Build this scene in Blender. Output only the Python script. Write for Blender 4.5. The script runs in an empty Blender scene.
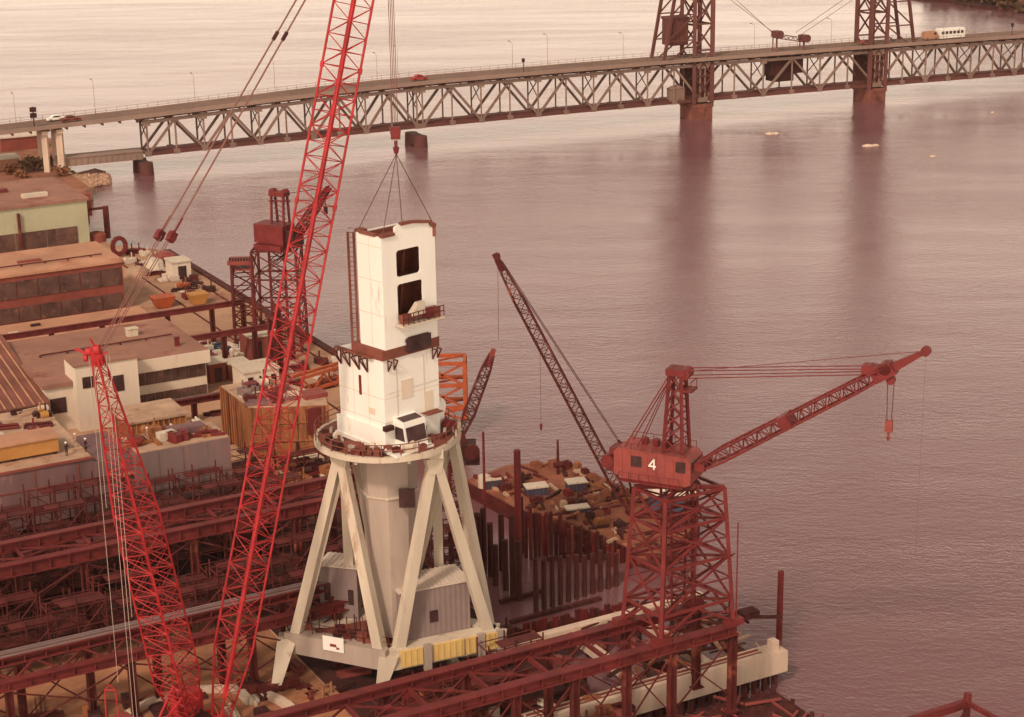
import bpy, math, random
from mathutils import Vector as V, Matrix
random.seed(11)
S = bpy.context.scene; COL = S.collection
# ------------------------------------------------------------------ camera
HC, FPX, PITCH, ROLL, IW, IH = 85.0, 1800.0, math.radians(17), math.radians(-1.0), 1024, 717
cd = bpy.data.cameras.new('camera'); cam = bpy.data.objects.new('camera', cd); COL.objects.link(cam)
cd.sensor_width = 36; cd.lens = 36*FPX/IW; cd.clip_start = 1; cd.clip_end = 30000
RM = Matrix.Rotation(math.pi/2-PITCH, 3, 'X') @ Matrix.Rotation(ROLL, 3, 'Z')
cam.matrix_world = Matrix.Translation((0, 0, HC)) @ RM.to_4x4(); S.camera = cam
# ------------------------------------------------------------------ light
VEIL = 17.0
SUN_EL, SUN_AZ = 42, 205          # azimuth the light comes from, degrees clockwise from +Y
w = bpy.data.worlds.new('World'); S.world = w; w.use_nodes = True
nt = w.node_tree; nt.nodes.clear()
sk = nt.nodes.new('ShaderNodeTexSky'); sk.sky_type = 'NISHITA'; sk.sun_disc = False
sk.sun_elevation = math.radians(SUN_EL); sk.sun_rotation = math.radians(SUN_AZ); sk.dust_density = 6; sk.air_density = 1.0
hs = nt.nodes.new('ShaderNodeHueSaturation'); hs.inputs['Saturation'].default_value = .12
tn = nt.nodes.new('ShaderNodeMix'); tn.data_type = 'RGBA'; tn.blend_type = 'MULTIPLY'; tn.inputs['Factor'].default_value = 1
tn.inputs['B'].default_value = (.60, .47, .38, 1)
bg = nt.nodes.new('ShaderNodeBackground'); bg.inputs['Strength'].default_value = .11
wo = nt.nodes.new('ShaderNodeOutputWorld')
nt.links.new(sk.outputs[0], hs.inputs['Color']); nt.links.new(hs.outputs[0], tn.inputs['A'])
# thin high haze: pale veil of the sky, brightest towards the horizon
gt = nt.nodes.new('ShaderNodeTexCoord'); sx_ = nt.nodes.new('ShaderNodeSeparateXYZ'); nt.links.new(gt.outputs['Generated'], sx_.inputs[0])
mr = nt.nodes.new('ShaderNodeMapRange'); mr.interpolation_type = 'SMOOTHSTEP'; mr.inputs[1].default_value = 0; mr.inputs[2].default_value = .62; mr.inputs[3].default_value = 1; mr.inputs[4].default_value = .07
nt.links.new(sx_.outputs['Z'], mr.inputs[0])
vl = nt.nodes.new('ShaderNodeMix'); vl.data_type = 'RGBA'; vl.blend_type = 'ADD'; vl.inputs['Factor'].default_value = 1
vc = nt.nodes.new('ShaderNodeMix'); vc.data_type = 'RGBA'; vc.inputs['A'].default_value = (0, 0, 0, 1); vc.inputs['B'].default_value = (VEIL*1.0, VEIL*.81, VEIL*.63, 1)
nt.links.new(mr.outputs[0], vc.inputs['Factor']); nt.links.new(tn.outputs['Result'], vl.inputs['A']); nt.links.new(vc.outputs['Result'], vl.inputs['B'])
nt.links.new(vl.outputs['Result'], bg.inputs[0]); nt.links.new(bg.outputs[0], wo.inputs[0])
sd = bpy.data.lights.new('sun', 'SUN'); sd.energy = 2.1; sd.angle = math.radians(6); sd.color = (1, .79, .62)
so = bpy.data.objects.new('sun', sd); COL.objects.link(so)
az, el = math.radians(SUN_AZ), math.radians(SUN_EL)
sdir = V((math.sin(az)*math.cos(el), math.cos(az)*math.cos(el), math.sin(el)))
so.rotation_euler = sdir.to_track_quat('Z', 'Y').to_euler(); so.location = sdir*300
S.view_settings.view_transform = 'Standard'; S.view_settings.look = 'None'; S.view_settings.gamma = 1
S.view_settings.exposure = 0.0
# ------------------------------------------------------------------ site geometry helpers
GA = math.radians(28.7); UA = V((math.cos(GA), math.sin(GA), 0)); VB = V((-UA.y, UA.x, 0)); ZZ = V((0, 0, 1))
def U(u, v, z=0.): return UA*u + VB*v + V((0, 0, z))
def ray(px, py): return RM @ V(((px-IW/2)/FPX, -(py-IH/2)/FPX, -1))
CP = V((0, 0, HC))
def at(px, py, z=0.):
    d = ray(px, py); return CP + d*((z-HC)/d.z)
def aty(px, py, Y):
    d = ray(px, py); return CP + d*(Y/d.y)
def onp(px, py, P, dr):           # point of the upright plane through P along dr
    n = V((dr.y, -dr.x, 0)); d = ray(px, py); return CP + d*((P-CP).dot(n)/d.dot(n))
def zat(P, py):                   # height of the upright line over P seen at row py
    a, b = -20., 200.
    for _ in range(50):
        m = (a+b)/2; q = RM.transposed() @ (V((P.x, P.y, m))-CP)
        y = IH/2 - FPX*q.y/-q.z
        if y > py: a = m
        else: b = m
    return (a+b)/2
def uvof(p): return p.dot(UA), p.dot(VB)
# ------------------------------------------------------------------ materials
def mat(name, col, rough=.75, metal=0., var=.22, scale=.5, stain=None, amt=.0, sscale=.35, bump=.0, corr=None, streak=False, emit=None):
    m = bpy.data.materials.new(name); m.use_nodes = True; t = m.node_tree; L = t.links.new
    b = t.nodes['Principled BSDF']; b.inputs['Roughness'].default_value = rough; b.inputs['Metallic'].default_value = metal
    b.inputs['Specular IOR Level'].default_value = .25
    tc = t.nodes.new('ShaderNodeTexCoord'); mp = t.nodes.new('ShaderNodeMapping'); L(tc.outputs['Object'], mp.inputs[0])
    if streak: mp.inputs['Scale'].default_value = (1, 1, .18)
    n1 = t.nodes.new('ShaderNodeTexNoise'); n1.inputs['Scale'].default_value = scale; n1.inputs['Detail'].default_value = 8
    n1.inputs['Roughness'].default_value = .65; L(mp.outputs[0], n1.inputs['Vector'])
    r1 = t.nodes.new('ShaderNodeMapRange'); r1.inputs[1].default_value = .3; r1.inputs[2].default_value = .7; L(n1.outputs['Fac'], r1.inputs[0])
    mx = t.nodes.new('ShaderNodeMix'); mx.data_type = 'RGBA'; L(r1.outputs[0], mx.inputs['Factor'])
    mx.inputs['A'].default_value = (*[c*(1-var*1.3) for c in col], 1); mx.inputs['B'].default_value = (*[min(1, c*(1+var)) for c in col], 1)
    out = mx.outputs['Result']
    if stain:
        n2 = t.nodes.new('ShaderNodeTexNoise'); n2.inputs['Scale'].default_value = sscale; n2.inputs['Detail'].default_value = 10
        n2.inputs['Roughness'].default_value = .7; L(mp.outputs[0], n2.inputs['Vector'])
        r2 = t.nodes.new('ShaderNodeMapRange'); r2.inputs[1].default_value = .62-amt*.3; r2.inputs[2].default_value = .72-amt*.2
        L(n2.outputs['Fac'], r2.inputs[0])
        m2 = t.nodes.new('ShaderNodeMix'); m2.data_type = 'RGBA'; L(r2.outputs[0], m2.inputs['Factor']); L(out, m2.inputs['A'])
        m2.inputs['B'].default_value = (*stain, 1); out = m2.outputs['Result']
    L(out, b.inputs['Base Color'])
    h = None
    if corr:                                # corrugated sheet: ribs across direction corr[0], period corr[1]
        wv = t.nodes.new('ShaderNodeTexWave'); wv.bands_direction = 'X'; wv.inputs['Scale'].default_value = 1/corr[1]*.314*1.0
        m3 = t.nodes.new('ShaderNodeMapping'); m3.inputs['Rotation'].default_value = (0, 0, -corr[0]); L(tc.outputs['Object'], m3.inputs[0])
        L(m3.outputs[0], wv.inputs['Vector']); h = wv.outputs['Fac']
    if bump or corr:
        bp = t.nodes.new('ShaderNodeBump'); bp.inputs['Strength'].default_value = bump or .3; bp.inputs['Distance'].default_value = .12
        L(h or n1.outputs['Fac'], bp.inputs['Height']); L(bp.outputs[0], b.inputs['Normal'])
    if emit:
        b.inputs['Emission Color'].default_value = (*emit[0], 1); b.inputs['Emission Strength'].default_value = emit[1]
    return m
RUST = (.16, .045, .025)
M = dict(
 white=mat('white_paint', (.80, .78, .72), .5, var=.05, scale=.3, stain=(.56, .42, .31), amt=.10, sscale=.6, streak=True),
 cream=mat('cream_paint', (.56, .48, .38), .6, var=.12, scale=.4, stain=(.33, .19, .12), amt=.14, sscale=.5, streak=True),
 colgrey=mat('column_paint', (.40, .32, .27), .6, var=.12, stain=(.25, .13, .1), amt=.15, streak=True),
 yellow=mat('yellow_primer', (.66, .46, .17), .6, var=.12, stain=(.4, .2, .1), amt=.1, streak=True),
 red=mat('crane_red', (.40, .026, .030), .55, var=.3, scale=.5, stain=(.22, .035, .03), amt=.16, sscale=.8),
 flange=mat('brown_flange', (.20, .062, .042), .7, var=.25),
 redpale=mat('faded_red', (.25, .055, .047), .6, var=.22, scale=.5, stain=(.2, .05, .04), amt=.1),
 steel=mat('dark_red_steel', (.10, .017, .016), .7, var=.35, scale=.5, stain=(.30, .08, .05), amt=.18),
 girder=mat('red_lead_girder', (.145, .023, .023), .65, var=.3, scale=.4, stain=(.12, .025, .02), amt=.2),
 craned=mat('dark_crane_paint', (.155, .022, .022), .6, var=.25),
 black=mat('blackened_steel', (.05, .014, .013), .7, var=.3),
 bridge=mat('bridge_paint', (.23, .15, .12), .7, var=.2, scale=.1, stain=(.12, .04, .03), amt=.12),
 bridgel=mat('bridge_flange', (.30, .205, .165), .7, var=.15, scale=.1),
 bridged=mat('bridge_tower_paint', (.13, .045, .038), .7, var=.2, scale=.1),
 pierstone=mat('pier_granite', (.21, .075, .055), .85, var=.3, scale=.3, stain=(.08, .025, .02), amt=.2),
 road=mat('road_deck', (.19, .125, .10), .9, var=.15, scale=.1),
 concrete=mat('concrete', (.60, .46, .36), .85, var=.18, scale=.5, stain=(.35, .2, .14), amt=.15, streak=True),
 brownroof=mat('tar_roof', (.30, .15, .11), .9, var=.2, scale=.12, stain=(.20, .075, .055), amt=.25, sscale=.13),
 tanroof=mat('gravel_roof', (.46, .24, .15), .9, var=.2, scale=.1, stain=(.34, .13, .08), amt=.28, sscale=.12),
 ribroof=mat('ribbed_roof', (.20, .075, .055), .7, var=.25, scale=.2, corr=(GA, .9)),
 greenwall=mat('pale_green_cladding', (.42, .41, .28), .8, var=.1, scale=.15, corr=(GA, .35)),
 glaz=mat('dirty_glazing', (.11, .055, .045), .5, var=.5, scale=.35, stain=(.24, .12, .09), amt=.2, sscale=.6),
 redband=mat('red_cladding', (.235, .06, .045), .8, var=.2, scale=.3),
 offwhite=mat('office_wall', (.66, .56, .45), .8, var=.08, scale=.2, stain=(.48, .34, .25), amt=.08, streak=True),
 window=mat('window_glass', (.06, .03, .03), .25, var=.4, scale=.8),
 hull=mat('hull_grey_primer', (.20, .135, .13), .75, var=.16, scale=.25, stain=(.30, .14, .12), amt=.1, sscale=.2, streak=True),
 hulld=mat('hull_red_primer', (.19, .105, .108), .8, var=.25, scale=.25, stain=(.42, .25, .21), amt=.16, sscale=.22, streak=True),
 deckt=mat('hull_deck', (.45, .30, .21), .9, var=.25, scale=.3, stain=(.30, .13, .07), amt=.25, sscale=.4),
 ochre=mat('ochre_primer', (.33, .125, .05), .75, var=.28, scale=.35, stain=(.12, .04, .025), amt=.38, sscale=.45, streak=True),
 orange=mat('orange_steel', (.40, .085, .032), .65, var=.2, scale=.6),
 yelbox=mat('yellow_plate', (.44, .21, .06), .7, var=.15, scale=.4),
 ground=mat('packed_ground', (.43, .255, .165), .95, var=.22, scale=.09, stain=(.25, .115, .075), amt=.28, sscale=.12),
 dirt=mat('orange_dirt', (.36, .165, .09), .95, var=.35, scale=.16, stain=(.17, .07, .05), amt=.3, sscale=.22, bump=.5),
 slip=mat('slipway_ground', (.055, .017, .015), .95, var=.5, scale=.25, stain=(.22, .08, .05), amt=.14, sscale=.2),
 land=mat('river_bank', (.28, .12, .075), .95, var=.4, scale=.08, stain=(.42, .24, .14), amt=.15, sscale=.06, bump=.6),
 timber=mat('wet_timber', (.075, .017, .016), .85, var=.45, scale=1.2, stain=(.24, .07, .05), amt=.12, streak=True),
 bargedk=mat('barge_deck', (.24, .085, .05), .85, var=.35, scale=.3, stain=(.48, .22, .12), amt=.15, sscale=.4),
 bluec=mat('blue_box_paint', (.055, .065, .10), .6, var=.25),
 housegrey=mat('house_cladding', (.25, .185, .175), .7, var=.1, corr=(math.radians(45), .5)),
 roofw=mat('pale_sheet_roof', (.60, .50, .42), .6, var=.12, scale=.5),
 wire=mat('wire_rope', (.20, .09, .075), .5, var=.1),
 wired=mat('dark_wire_rope', (.10, .03, .03), .5, var=.1),
 leaf=mat('dark_foliage', (.10, .055, .03), .9, var=.5, scale=.6),
 leafr=mat('dry_foliage', (.24, .10, .05), .9, var=.5, scale=.6),
 skin=mat('skin', (.5, .26, .18), .6), cloth=mat('dark_work_clothes', (.07, .03, .035), .9), cloth2=mat('tan_work_clothes', (.40, .25, .17), .9),
 rubber=mat('tyre_rubber', (.03, .02, .02), .9), rockm=mat('rubble_rock', (.46, .29, .2), .95, var=.5, scale=.7),
)
for k, mm in (('housegrey', 0),):
    pass
# ------------------------------------------------------------------ object helpers
ORG = {}
def props(o, label=None, cat=None, group=None, kind=None):
    if label: o['label'] = label
    if cat: o['category'] = cat
    if group: o['group'] = group
    if kind: o['kind'] = kind
    return o
def thing(name, label, cat, loc, group=None):
    o = bpy.data.objects.new(name, None); COL.objects.link(o); o.location = loc; o.empty_display_size = 1
    ORG[o.name] = V(loc); return props(o, label, cat, group)
class MB:
    def __init__(s): s.v = []; s.f = []
    def add(s, vs, fs):
        b = len(s.v); s.v += [V(x) for x in vs]; s.f += [tuple(b+i for i in f) for f in fs]; return s
    def prism(s, poly, z0, z1):            # poly: list of points, any winding
        n = len(poly); a = sum(poly[i].x*poly[(i+1) % n].y-poly[(i+1) % n].x*poly[i].y for i in range(n))
        if a < 0: poly = poly[::-1]
        vs = [V((p.x, p.y, z0)) for p in poly]+[V((p.x, p.y, z1)) for p in poly]
        return s.add(vs, [tuple(range(n))[::-1], tuple(range(n, 2*n))]+[(i, (i+1) % n, n+(i+1) % n, n+i) for i in range(n)])
    def g(s, u0, u1, v0, v1, z0, z1): return s.prism([U(u0, v0), U(u1, v0), U(u1, v1), U(u0, v1)], z0, z1)
    def obb(s, c, ax, ay, az, hx, hy, hz):
        vs = [c+ax*(hx*i)+ay*(hy*j)+az*(hz*k) for k in (-1, 1) for j in (-1, 1) for i in (-1, 1)]
        return s.add(vs, [(0, 2, 3, 1), (4, 5, 7, 6), (0, 1, 5, 4), (2, 6, 7, 3), (0, 4, 6, 2), (1, 3, 7, 5)])
    def bar(s, p, q, w, h=None, up=ZZ):
        h = h or w; a = q-p; L = a.length
        if L < 1e-6: return s
        a = a/L
        x = a.cross(up)
        if x.length < 1e-3: x = a.cross(V((1, 0, 0)))
        x.normalize(); y = x.cross(a)
        return s.obb((p+q)/2, a, x, y, L/2, w/2, h/2)
    def tube(s, p, q, r0, r1=None, n=10, caps=True):
        r1 = r0 if r1 is None else r1; a = (q-p)
        if a.length < 1e-6: return s
        a.normalize(); x = a.cross(ZZ)
        if x.length < 1e-3: x = V((1, 0, 0))
        x.normalize(); y = a.cross(x)
        c = [(math.cos(6.28318*i/n), math.sin(6.28318*i/n)) for i in range(n)]
        vs = [p+(x*i+y*j)*r0 for i, j in c]+[q+(x*i+y*j)*r1 for i, j in c]
        fs = [(i, (i+1) % n, n+(i+1) % n, n+i) for i in range(n)]
        if caps: fs += [tuple(range(n))[::-1], tuple(range(n, 2*n))]
        return s.add(vs, fs)
    def path(s, pts, r, n=6):
        for a, b in zip(pts, pts[1:]): s.tube(a, b, r, n=n)
        return s
    def taper(s, c0, d0, c1, d1, ax, ay):   # rectangular section from c0 (half sizes d0) to c1
        vs = [c+ax*(d[0]*i)+ay*(d[1]*j) for c, d in ((c0, d0), (c1, d1)) for i, j in ((-1, -1), (1, -1), (1, 1), (-1, 1))]
        return s.add(vs, [(3, 2, 1, 0), (4, 5, 6, 7), (0, 1, 5, 4), (1, 2, 6, 5), (2, 3, 7, 6), (3, 0, 4, 7)])
    def build(s, name, m, parent=None, org=None, smooth=False, kind=None):
        o_ = org if org is not None else (ORG[parent.name] if parent is not None else V((0, 0, 0)))
        me = bpy.data.meshes.new(name); me.from_pydata([tuple(v-o_) for v in s.v], [], s.f); me.update()
        me.materials.append(M[m] if isinstance(m, str) else m)
        import bmesh
        b = bmesh.new(); b.from_mesh(me); bmesh.ops.recalc_face_normals(b, faces=b.faces); b.to_mesh(me); b.free()
        if smooth: me.polygons.foreach_set('use_smooth', [True]*len(me.polygons))
        o = bpy.data.objects.new(name, me); COL.objects.link(o)
        if parent is not None: o.parent = parent
        else: o.location = o_
        ORG[o.name] = o_
        if kind: o['kind'] = kind
        return o
def single(m, name, material, label, cat, loc, group=None, kind=None, smooth=False):
    o = m.build(name, material, None, V(loc), smooth); return props(o, label, cat, group, kind)
def copy_tree(o, parent=None):
    c = o.copy(); COL.objects.link(c)
    if parent is not None: c.parent = parent
    for ch in list(o.children): copy_tree(ch, c)
    return c
def lattice(m, P, Q, wd, prof, n, cr, lr, center=False, single_z=False, mchord=None):
    """lattice strut P->Q; prof = [(t, half width, half depth)], wd = width direction; chords into mchord or m"""
    a = (Q-P); L = a.length; a = a/L; wd = (wd-a*wd.dot(a)).normalized(); dd = a.cross(wd)
    mc = mchord or m
    def sz(t):
        for (t0, w0, d0), (t1, w1, d1) in zip(prof, prof[1:]):
            if t <= t1+1e-9:
                k = (t-t0)/(t1-t0); return w0+(w1-w0)*k, d0+(d1-d0)*k
        return prof[-1][1:]
    def pt(t, i, j):
        x, y = sz(t); return P+a*(L*t)+wd*(x*i)+dd*(y*j)
    cs = [(-1, -1), (1, -1), (1, 1), (-1, 1)]
    ts = sorted(set([p[0] for p in prof]))
    for i, j in cs:
        for t0, t1 in zip(ts, ts[1:]): mc.tube(pt(t0, i, j), pt(t1, i, j), cr, n=6)
    for k in range(n):
        t0, t1 = k/n, (k+1)/n
        for q in range(4):
            A_, B_ = cs[q], cs[(q+1) % 4]
            if (k+q) % 2: A_, B_ = B_, A_
            m.tube(pt(t0, *A_), pt(t1, *B_), lr, n=4, caps=False)
            m.tube(pt(t0, *A_), pt(t0, *B_), lr*.8, n=4, caps=False)
    return pt
def wallholes(m, O, ex, ez, nrm, W, H, t, holes):
    """wall W x H at O (lower left), thickness t behind the face, rectangular holes (x0,x1,z0,z1)"""
    xs = sorted(set([0, W]+[h[0] for h in holes]+[h[1] for h in holes])); zs = sorted(set([0, H]+[h[2] for h in holes]+[h[3] for h in holes]))
    for x0, x1 in zip(xs, xs[1:]):
        run = None
        for z0, z1 in list(zip(zs, zs[1:]))+[(None, None)]:
            solid = z0 is not None and not any(h[0] <= (x0+x1)/2 <= h[1] and h[2] <= (z0+z1)/2 <= h[3] for h in holes)
            if solid: run = [run[0] if run else z0, z1]
            elif run:
                m.obb(O+ex*((x0+x1)/2)+ez*((run[0]+run[1])/2)-nrm*(t/2), ex, nrm, ez, (x1-x0)/2, t/2, (run[1]-run[0])/2); run = None
# ------------------------------------------------------------------ water
def water():
    m = bpy.data.materials.new('river_water'); m.use_nodes = True; t = m.node_tree; L = t.links.new
    b = t.nodes['Principled BSDF']; b.inputs['IOR'].default_value = 1.33
    tc = t.nodes.new('ShaderNodeTexCoord')
    def noise(scale, sx, sy, det=6, rot=0.):
        mp = t.nodes.new('ShaderNodeMapping'); mp.inputs['Scale'].default_value = (sx, sy, 1); mp.inputs['Rotation'].default_value = (0, 0, rot)
        L(tc.outputs['Object'], mp.inputs[0])
        n = t.nodes.new('ShaderNodeTexNoise'); n.inputs['Scale'].default_value = scale; n.inputs['Detail'].default_value = det
        L(mp.outputs[0], n.inputs['Vector']); return n.outputs['Fac']
    n1 = noise(.9, .6, 1.2, 5, .3); n2 = noise(.12, .5, 1.0, 3, -.15); n3 = noise(2.2, .9, 1.0, 4, .5)
    ad = t.nodes.new('ShaderNodeMath'); ad.operation = 'MULTIPLY_ADD'; L(n2, ad.inputs[0]); ad.inputs[1].default_value = 2.2; L(n1, ad.inputs[2])
    ad2 = t.nodes.new('ShaderNodeMath'); ad2.operation = 'MULTIPLY_ADD'; L(n3, ad2.inputs[0]); ad2.inputs[1].default_value = .8; L(ad.outputs[0], ad2.inputs[2])
    bp = t.nodes.new('ShaderNodeBump'); bp.inputs['Distance'].default_value = .55; L(ad2.outputs[0], bp.inputs['Height'])
    # wind patches: calm slicks and ruffled water
    pn = noise(.006, .5, 1.6, 5, .25)
    ln = noise(.03, .35, 2.2, 5, .38); pm = t.nodes.new('ShaderNodeMath'); pm.operation = 'MULTIPLY_ADD'; L(ln, pm.inputs[0]); pm.inputs[1].default_value = .55; pa = t.nodes.new('ShaderNodeMath'); pa.operation = 'MULTIPLY'; L(pn, pa.inputs[0]); pa.inputs[1].default_value = .5; L(pa.outputs[0], pm.inputs[2]); pn = pm.outputs[0]
    pr = t.nodes.new('ShaderNodeMapRange'); pr.inputs[1].default_value = .40; pr.inputs[2].default_value = .62; pr.inputs[3].default_value = .07; pr.inputs[4].default_value = .21
    L(pn, pr.inputs[0]); L(pr.outputs[0], bp.inputs['Strength'])
    r = t.nodes.new('ShaderNodeMapRange'); r.inputs[1].default_value = .4; r.inputs[2].default_value = .62; r.inputs[3].default_value = .10; r.inputs[4].default_value = .15
    L(pn, r.inputs[0]); L(r.outputs[0], b.inputs['Roughness'])
    cm = t.nodes.new('ShaderNodeMix'); cm.data_type = 'RGBA'; L(noise(.02, .5, 1.5, 6, .2), cm.inputs['Factor'])
    cm.inputs['A'].default_value = (.145, .062, .074, 1); cm.inputs['B'].default_value = (.205, .10, .108, 1)
    L(cm.outputs['Result'], b.inputs['Base Color']); L(bp.outputs[0], b.inputs['Normal'])
    me = MB().add([(-9000, 20, 0), (9000, 20, 0), (9000, 12000, 0), (-9000, 12000, 0)], [(0, 1, 2, 3)])
    o = me.build('river_water', m); o['kind'] = 'structure'
water()
# ------------------------------------------------------------------ ground
def P2(*a): return [V(x) for x in a]
gp = [U(u, v) for u, v in [(-120, 60), (81, 60), (81, 165), (83.8, 176), (88, 205), (106, 212), (106.5, 335), (99, 345), (97.5, 362), (99, 380)]]
gp += [at(78, 196, 3), at(92, 186, 3), at(70, 172, 3), at(62, 150, 3), at(52, 138, 3), at(20, 134, 3), at(-40, 130, 3), at(-700, 140, 3), at(-900, 300, 3)]
MB().prism(gp, -3, 3).build('yard_ground', 'ground', kind='structure')
def sheet(name, m, pts, z=3.0): MB().prism(pts, z-.06, z+.004).build(name, m, kind='structure')
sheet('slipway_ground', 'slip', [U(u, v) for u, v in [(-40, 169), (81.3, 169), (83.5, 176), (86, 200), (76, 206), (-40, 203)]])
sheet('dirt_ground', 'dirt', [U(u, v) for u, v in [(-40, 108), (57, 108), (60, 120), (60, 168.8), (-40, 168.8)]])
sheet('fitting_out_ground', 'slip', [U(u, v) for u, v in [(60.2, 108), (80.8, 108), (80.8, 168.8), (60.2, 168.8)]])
sheet('river_bank_ground', 'land', [at(76, 197, 3), at(90, 187, 3), at(69, 173, 3), at(61, 151, 3), at(51, 139, 3), at(20, 135, 3), at(-60, 131, 3), at(-90, 200, 3)])
# quay coping and crane rails on the apron
m = MB(); m.g(105.6, 106.9, 212.5, 334.5, 2.4, 3.35)
single(m, 'quay_coping', 'timber', 'dark timber coping along the river edge of the wharf', 'quay edge', U(106, 270, 3))
for v0, v1, uu, lb in ((215, 330, 103.2, 'steel crane rail nearest the river edge of the wharf'), (215, 330, 95.5, 'steel crane rail along the middle of the tan wharf apron')):
    m = MB(); m.g(uu-.06, uu+.06, v0, v1, 3.01, 3.13); m.g(uu-.2, uu+.2, v0, v1, 3.005, 3.03)
    single(m, 'crane_rail', 'steel', lb, 'crane rail', U(uu, 270, 3), 'crane rails on the wharf')
# far shore, wooded
def far_shore():
    pts = [aty(905, 6, 800), aty(940, 12, 775), aty(1010, 14, 770), aty(1200, 14, 780)]
    o = MB().prism([at(900, -3, 0), at(925, 1.5, 0), at(950, 3.5, 0), at(972, 8, 0), at(1000, 10, 0), at(1060, 11, 0), at(1500, 30, 0), at(1600, -60, 0), at(1000, -40, 0)], -1, 1.2)
    o.build('far_shore_ground', 'slip', kind='structure')
    m = MB()
    for i in range(5200):
        px = random.uniform(930, 1500); py = random.uniform(-20, 9 if px < 1100 else 5)
        if py > (px-962)*.17: continue
        p = at(px, py, 2); s = random.uniform(2, 4.5); h = random.uniform(0, 13)*random.random()
        p = p+V((random.uniform(-3, 3), random.uniform(-3, 3), h))
        a, b, c = [V((random.gauss(0, 1), random.gauss(0, 1), random.gauss(0, .7))) for _ in range(3)]
        m.add([p+a*s*.5, p+b*s*.5, p+c*s*.5, p-a*s*.4], [(0, 1, 2), (0, 2, 3), (1, 3, 2)])
    single(m, 'far_woodland', 'leaf', 'dark wooded far shore at the top right corner of the river', 'woodland', at(1010, 5, 2), kind='stuff')
far_shore()
# ------------------------------------------------------------------ bridge
ZD = 16.4; ZT = ZD*58/66; ZB = ZD*16/66
_a = at(0, 120.5, ZD); _b = at(1024, 34, ZD); BD = _b-_a; BD.z = 0; BD.normalize(); BN = V((-BD.y, BD.x, 0)); BW = 6.4
BO = V((_a.x, _a.y, 0)); BO = onp(145, 150, BO, BD); BO.z = 0
def bx(px, py=150): return (onp(px, py, BO, BD)-BO).dot(BD)
def bz(px, py): return onp(px, py, BO, BD).z
def crest(s):                      # the deck rises gently to the channel
    t = (s+60)/(bx(1024, 34)+60); return 1.25*max(0, 4*t*(1-t))
DIP = [(bx(-120), -3.2), (bx(0), -2.6), (bx(145), -2.0), (bx(250), -1.2), (bx(330), -.5), (bx(430), 0)]
def dip(s):                        # the road climbs from the shore onto the first truss span
    if s <= DIP[0][0]: return DIP[0][1]
    for (a, p), (b, q) in zip(DIP, DIP[1:]):
        if s <= b: return p+(q-p)*(s-a)/(b-a)
    return 0
def BP(s, off, z): return BO+BD*s+BN*off+V((0, 0, z+(crest(s)*min(1, z/4)+dip(s)*max(0, min(1, (z-4)/8)) if z > 0 else 0)))
def longbar(m, a, b, off, z, w, h=None, step=14):
    n = max(1, int((b-a)/step))
    for k in range(n): m.bar(BP(a+(b-a)*k/n, off, z), BP(a+(b-a)*(k+1)/n, off, z), w, h or w)
print('bridge heights', ZB, ZT, ZD)
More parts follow.
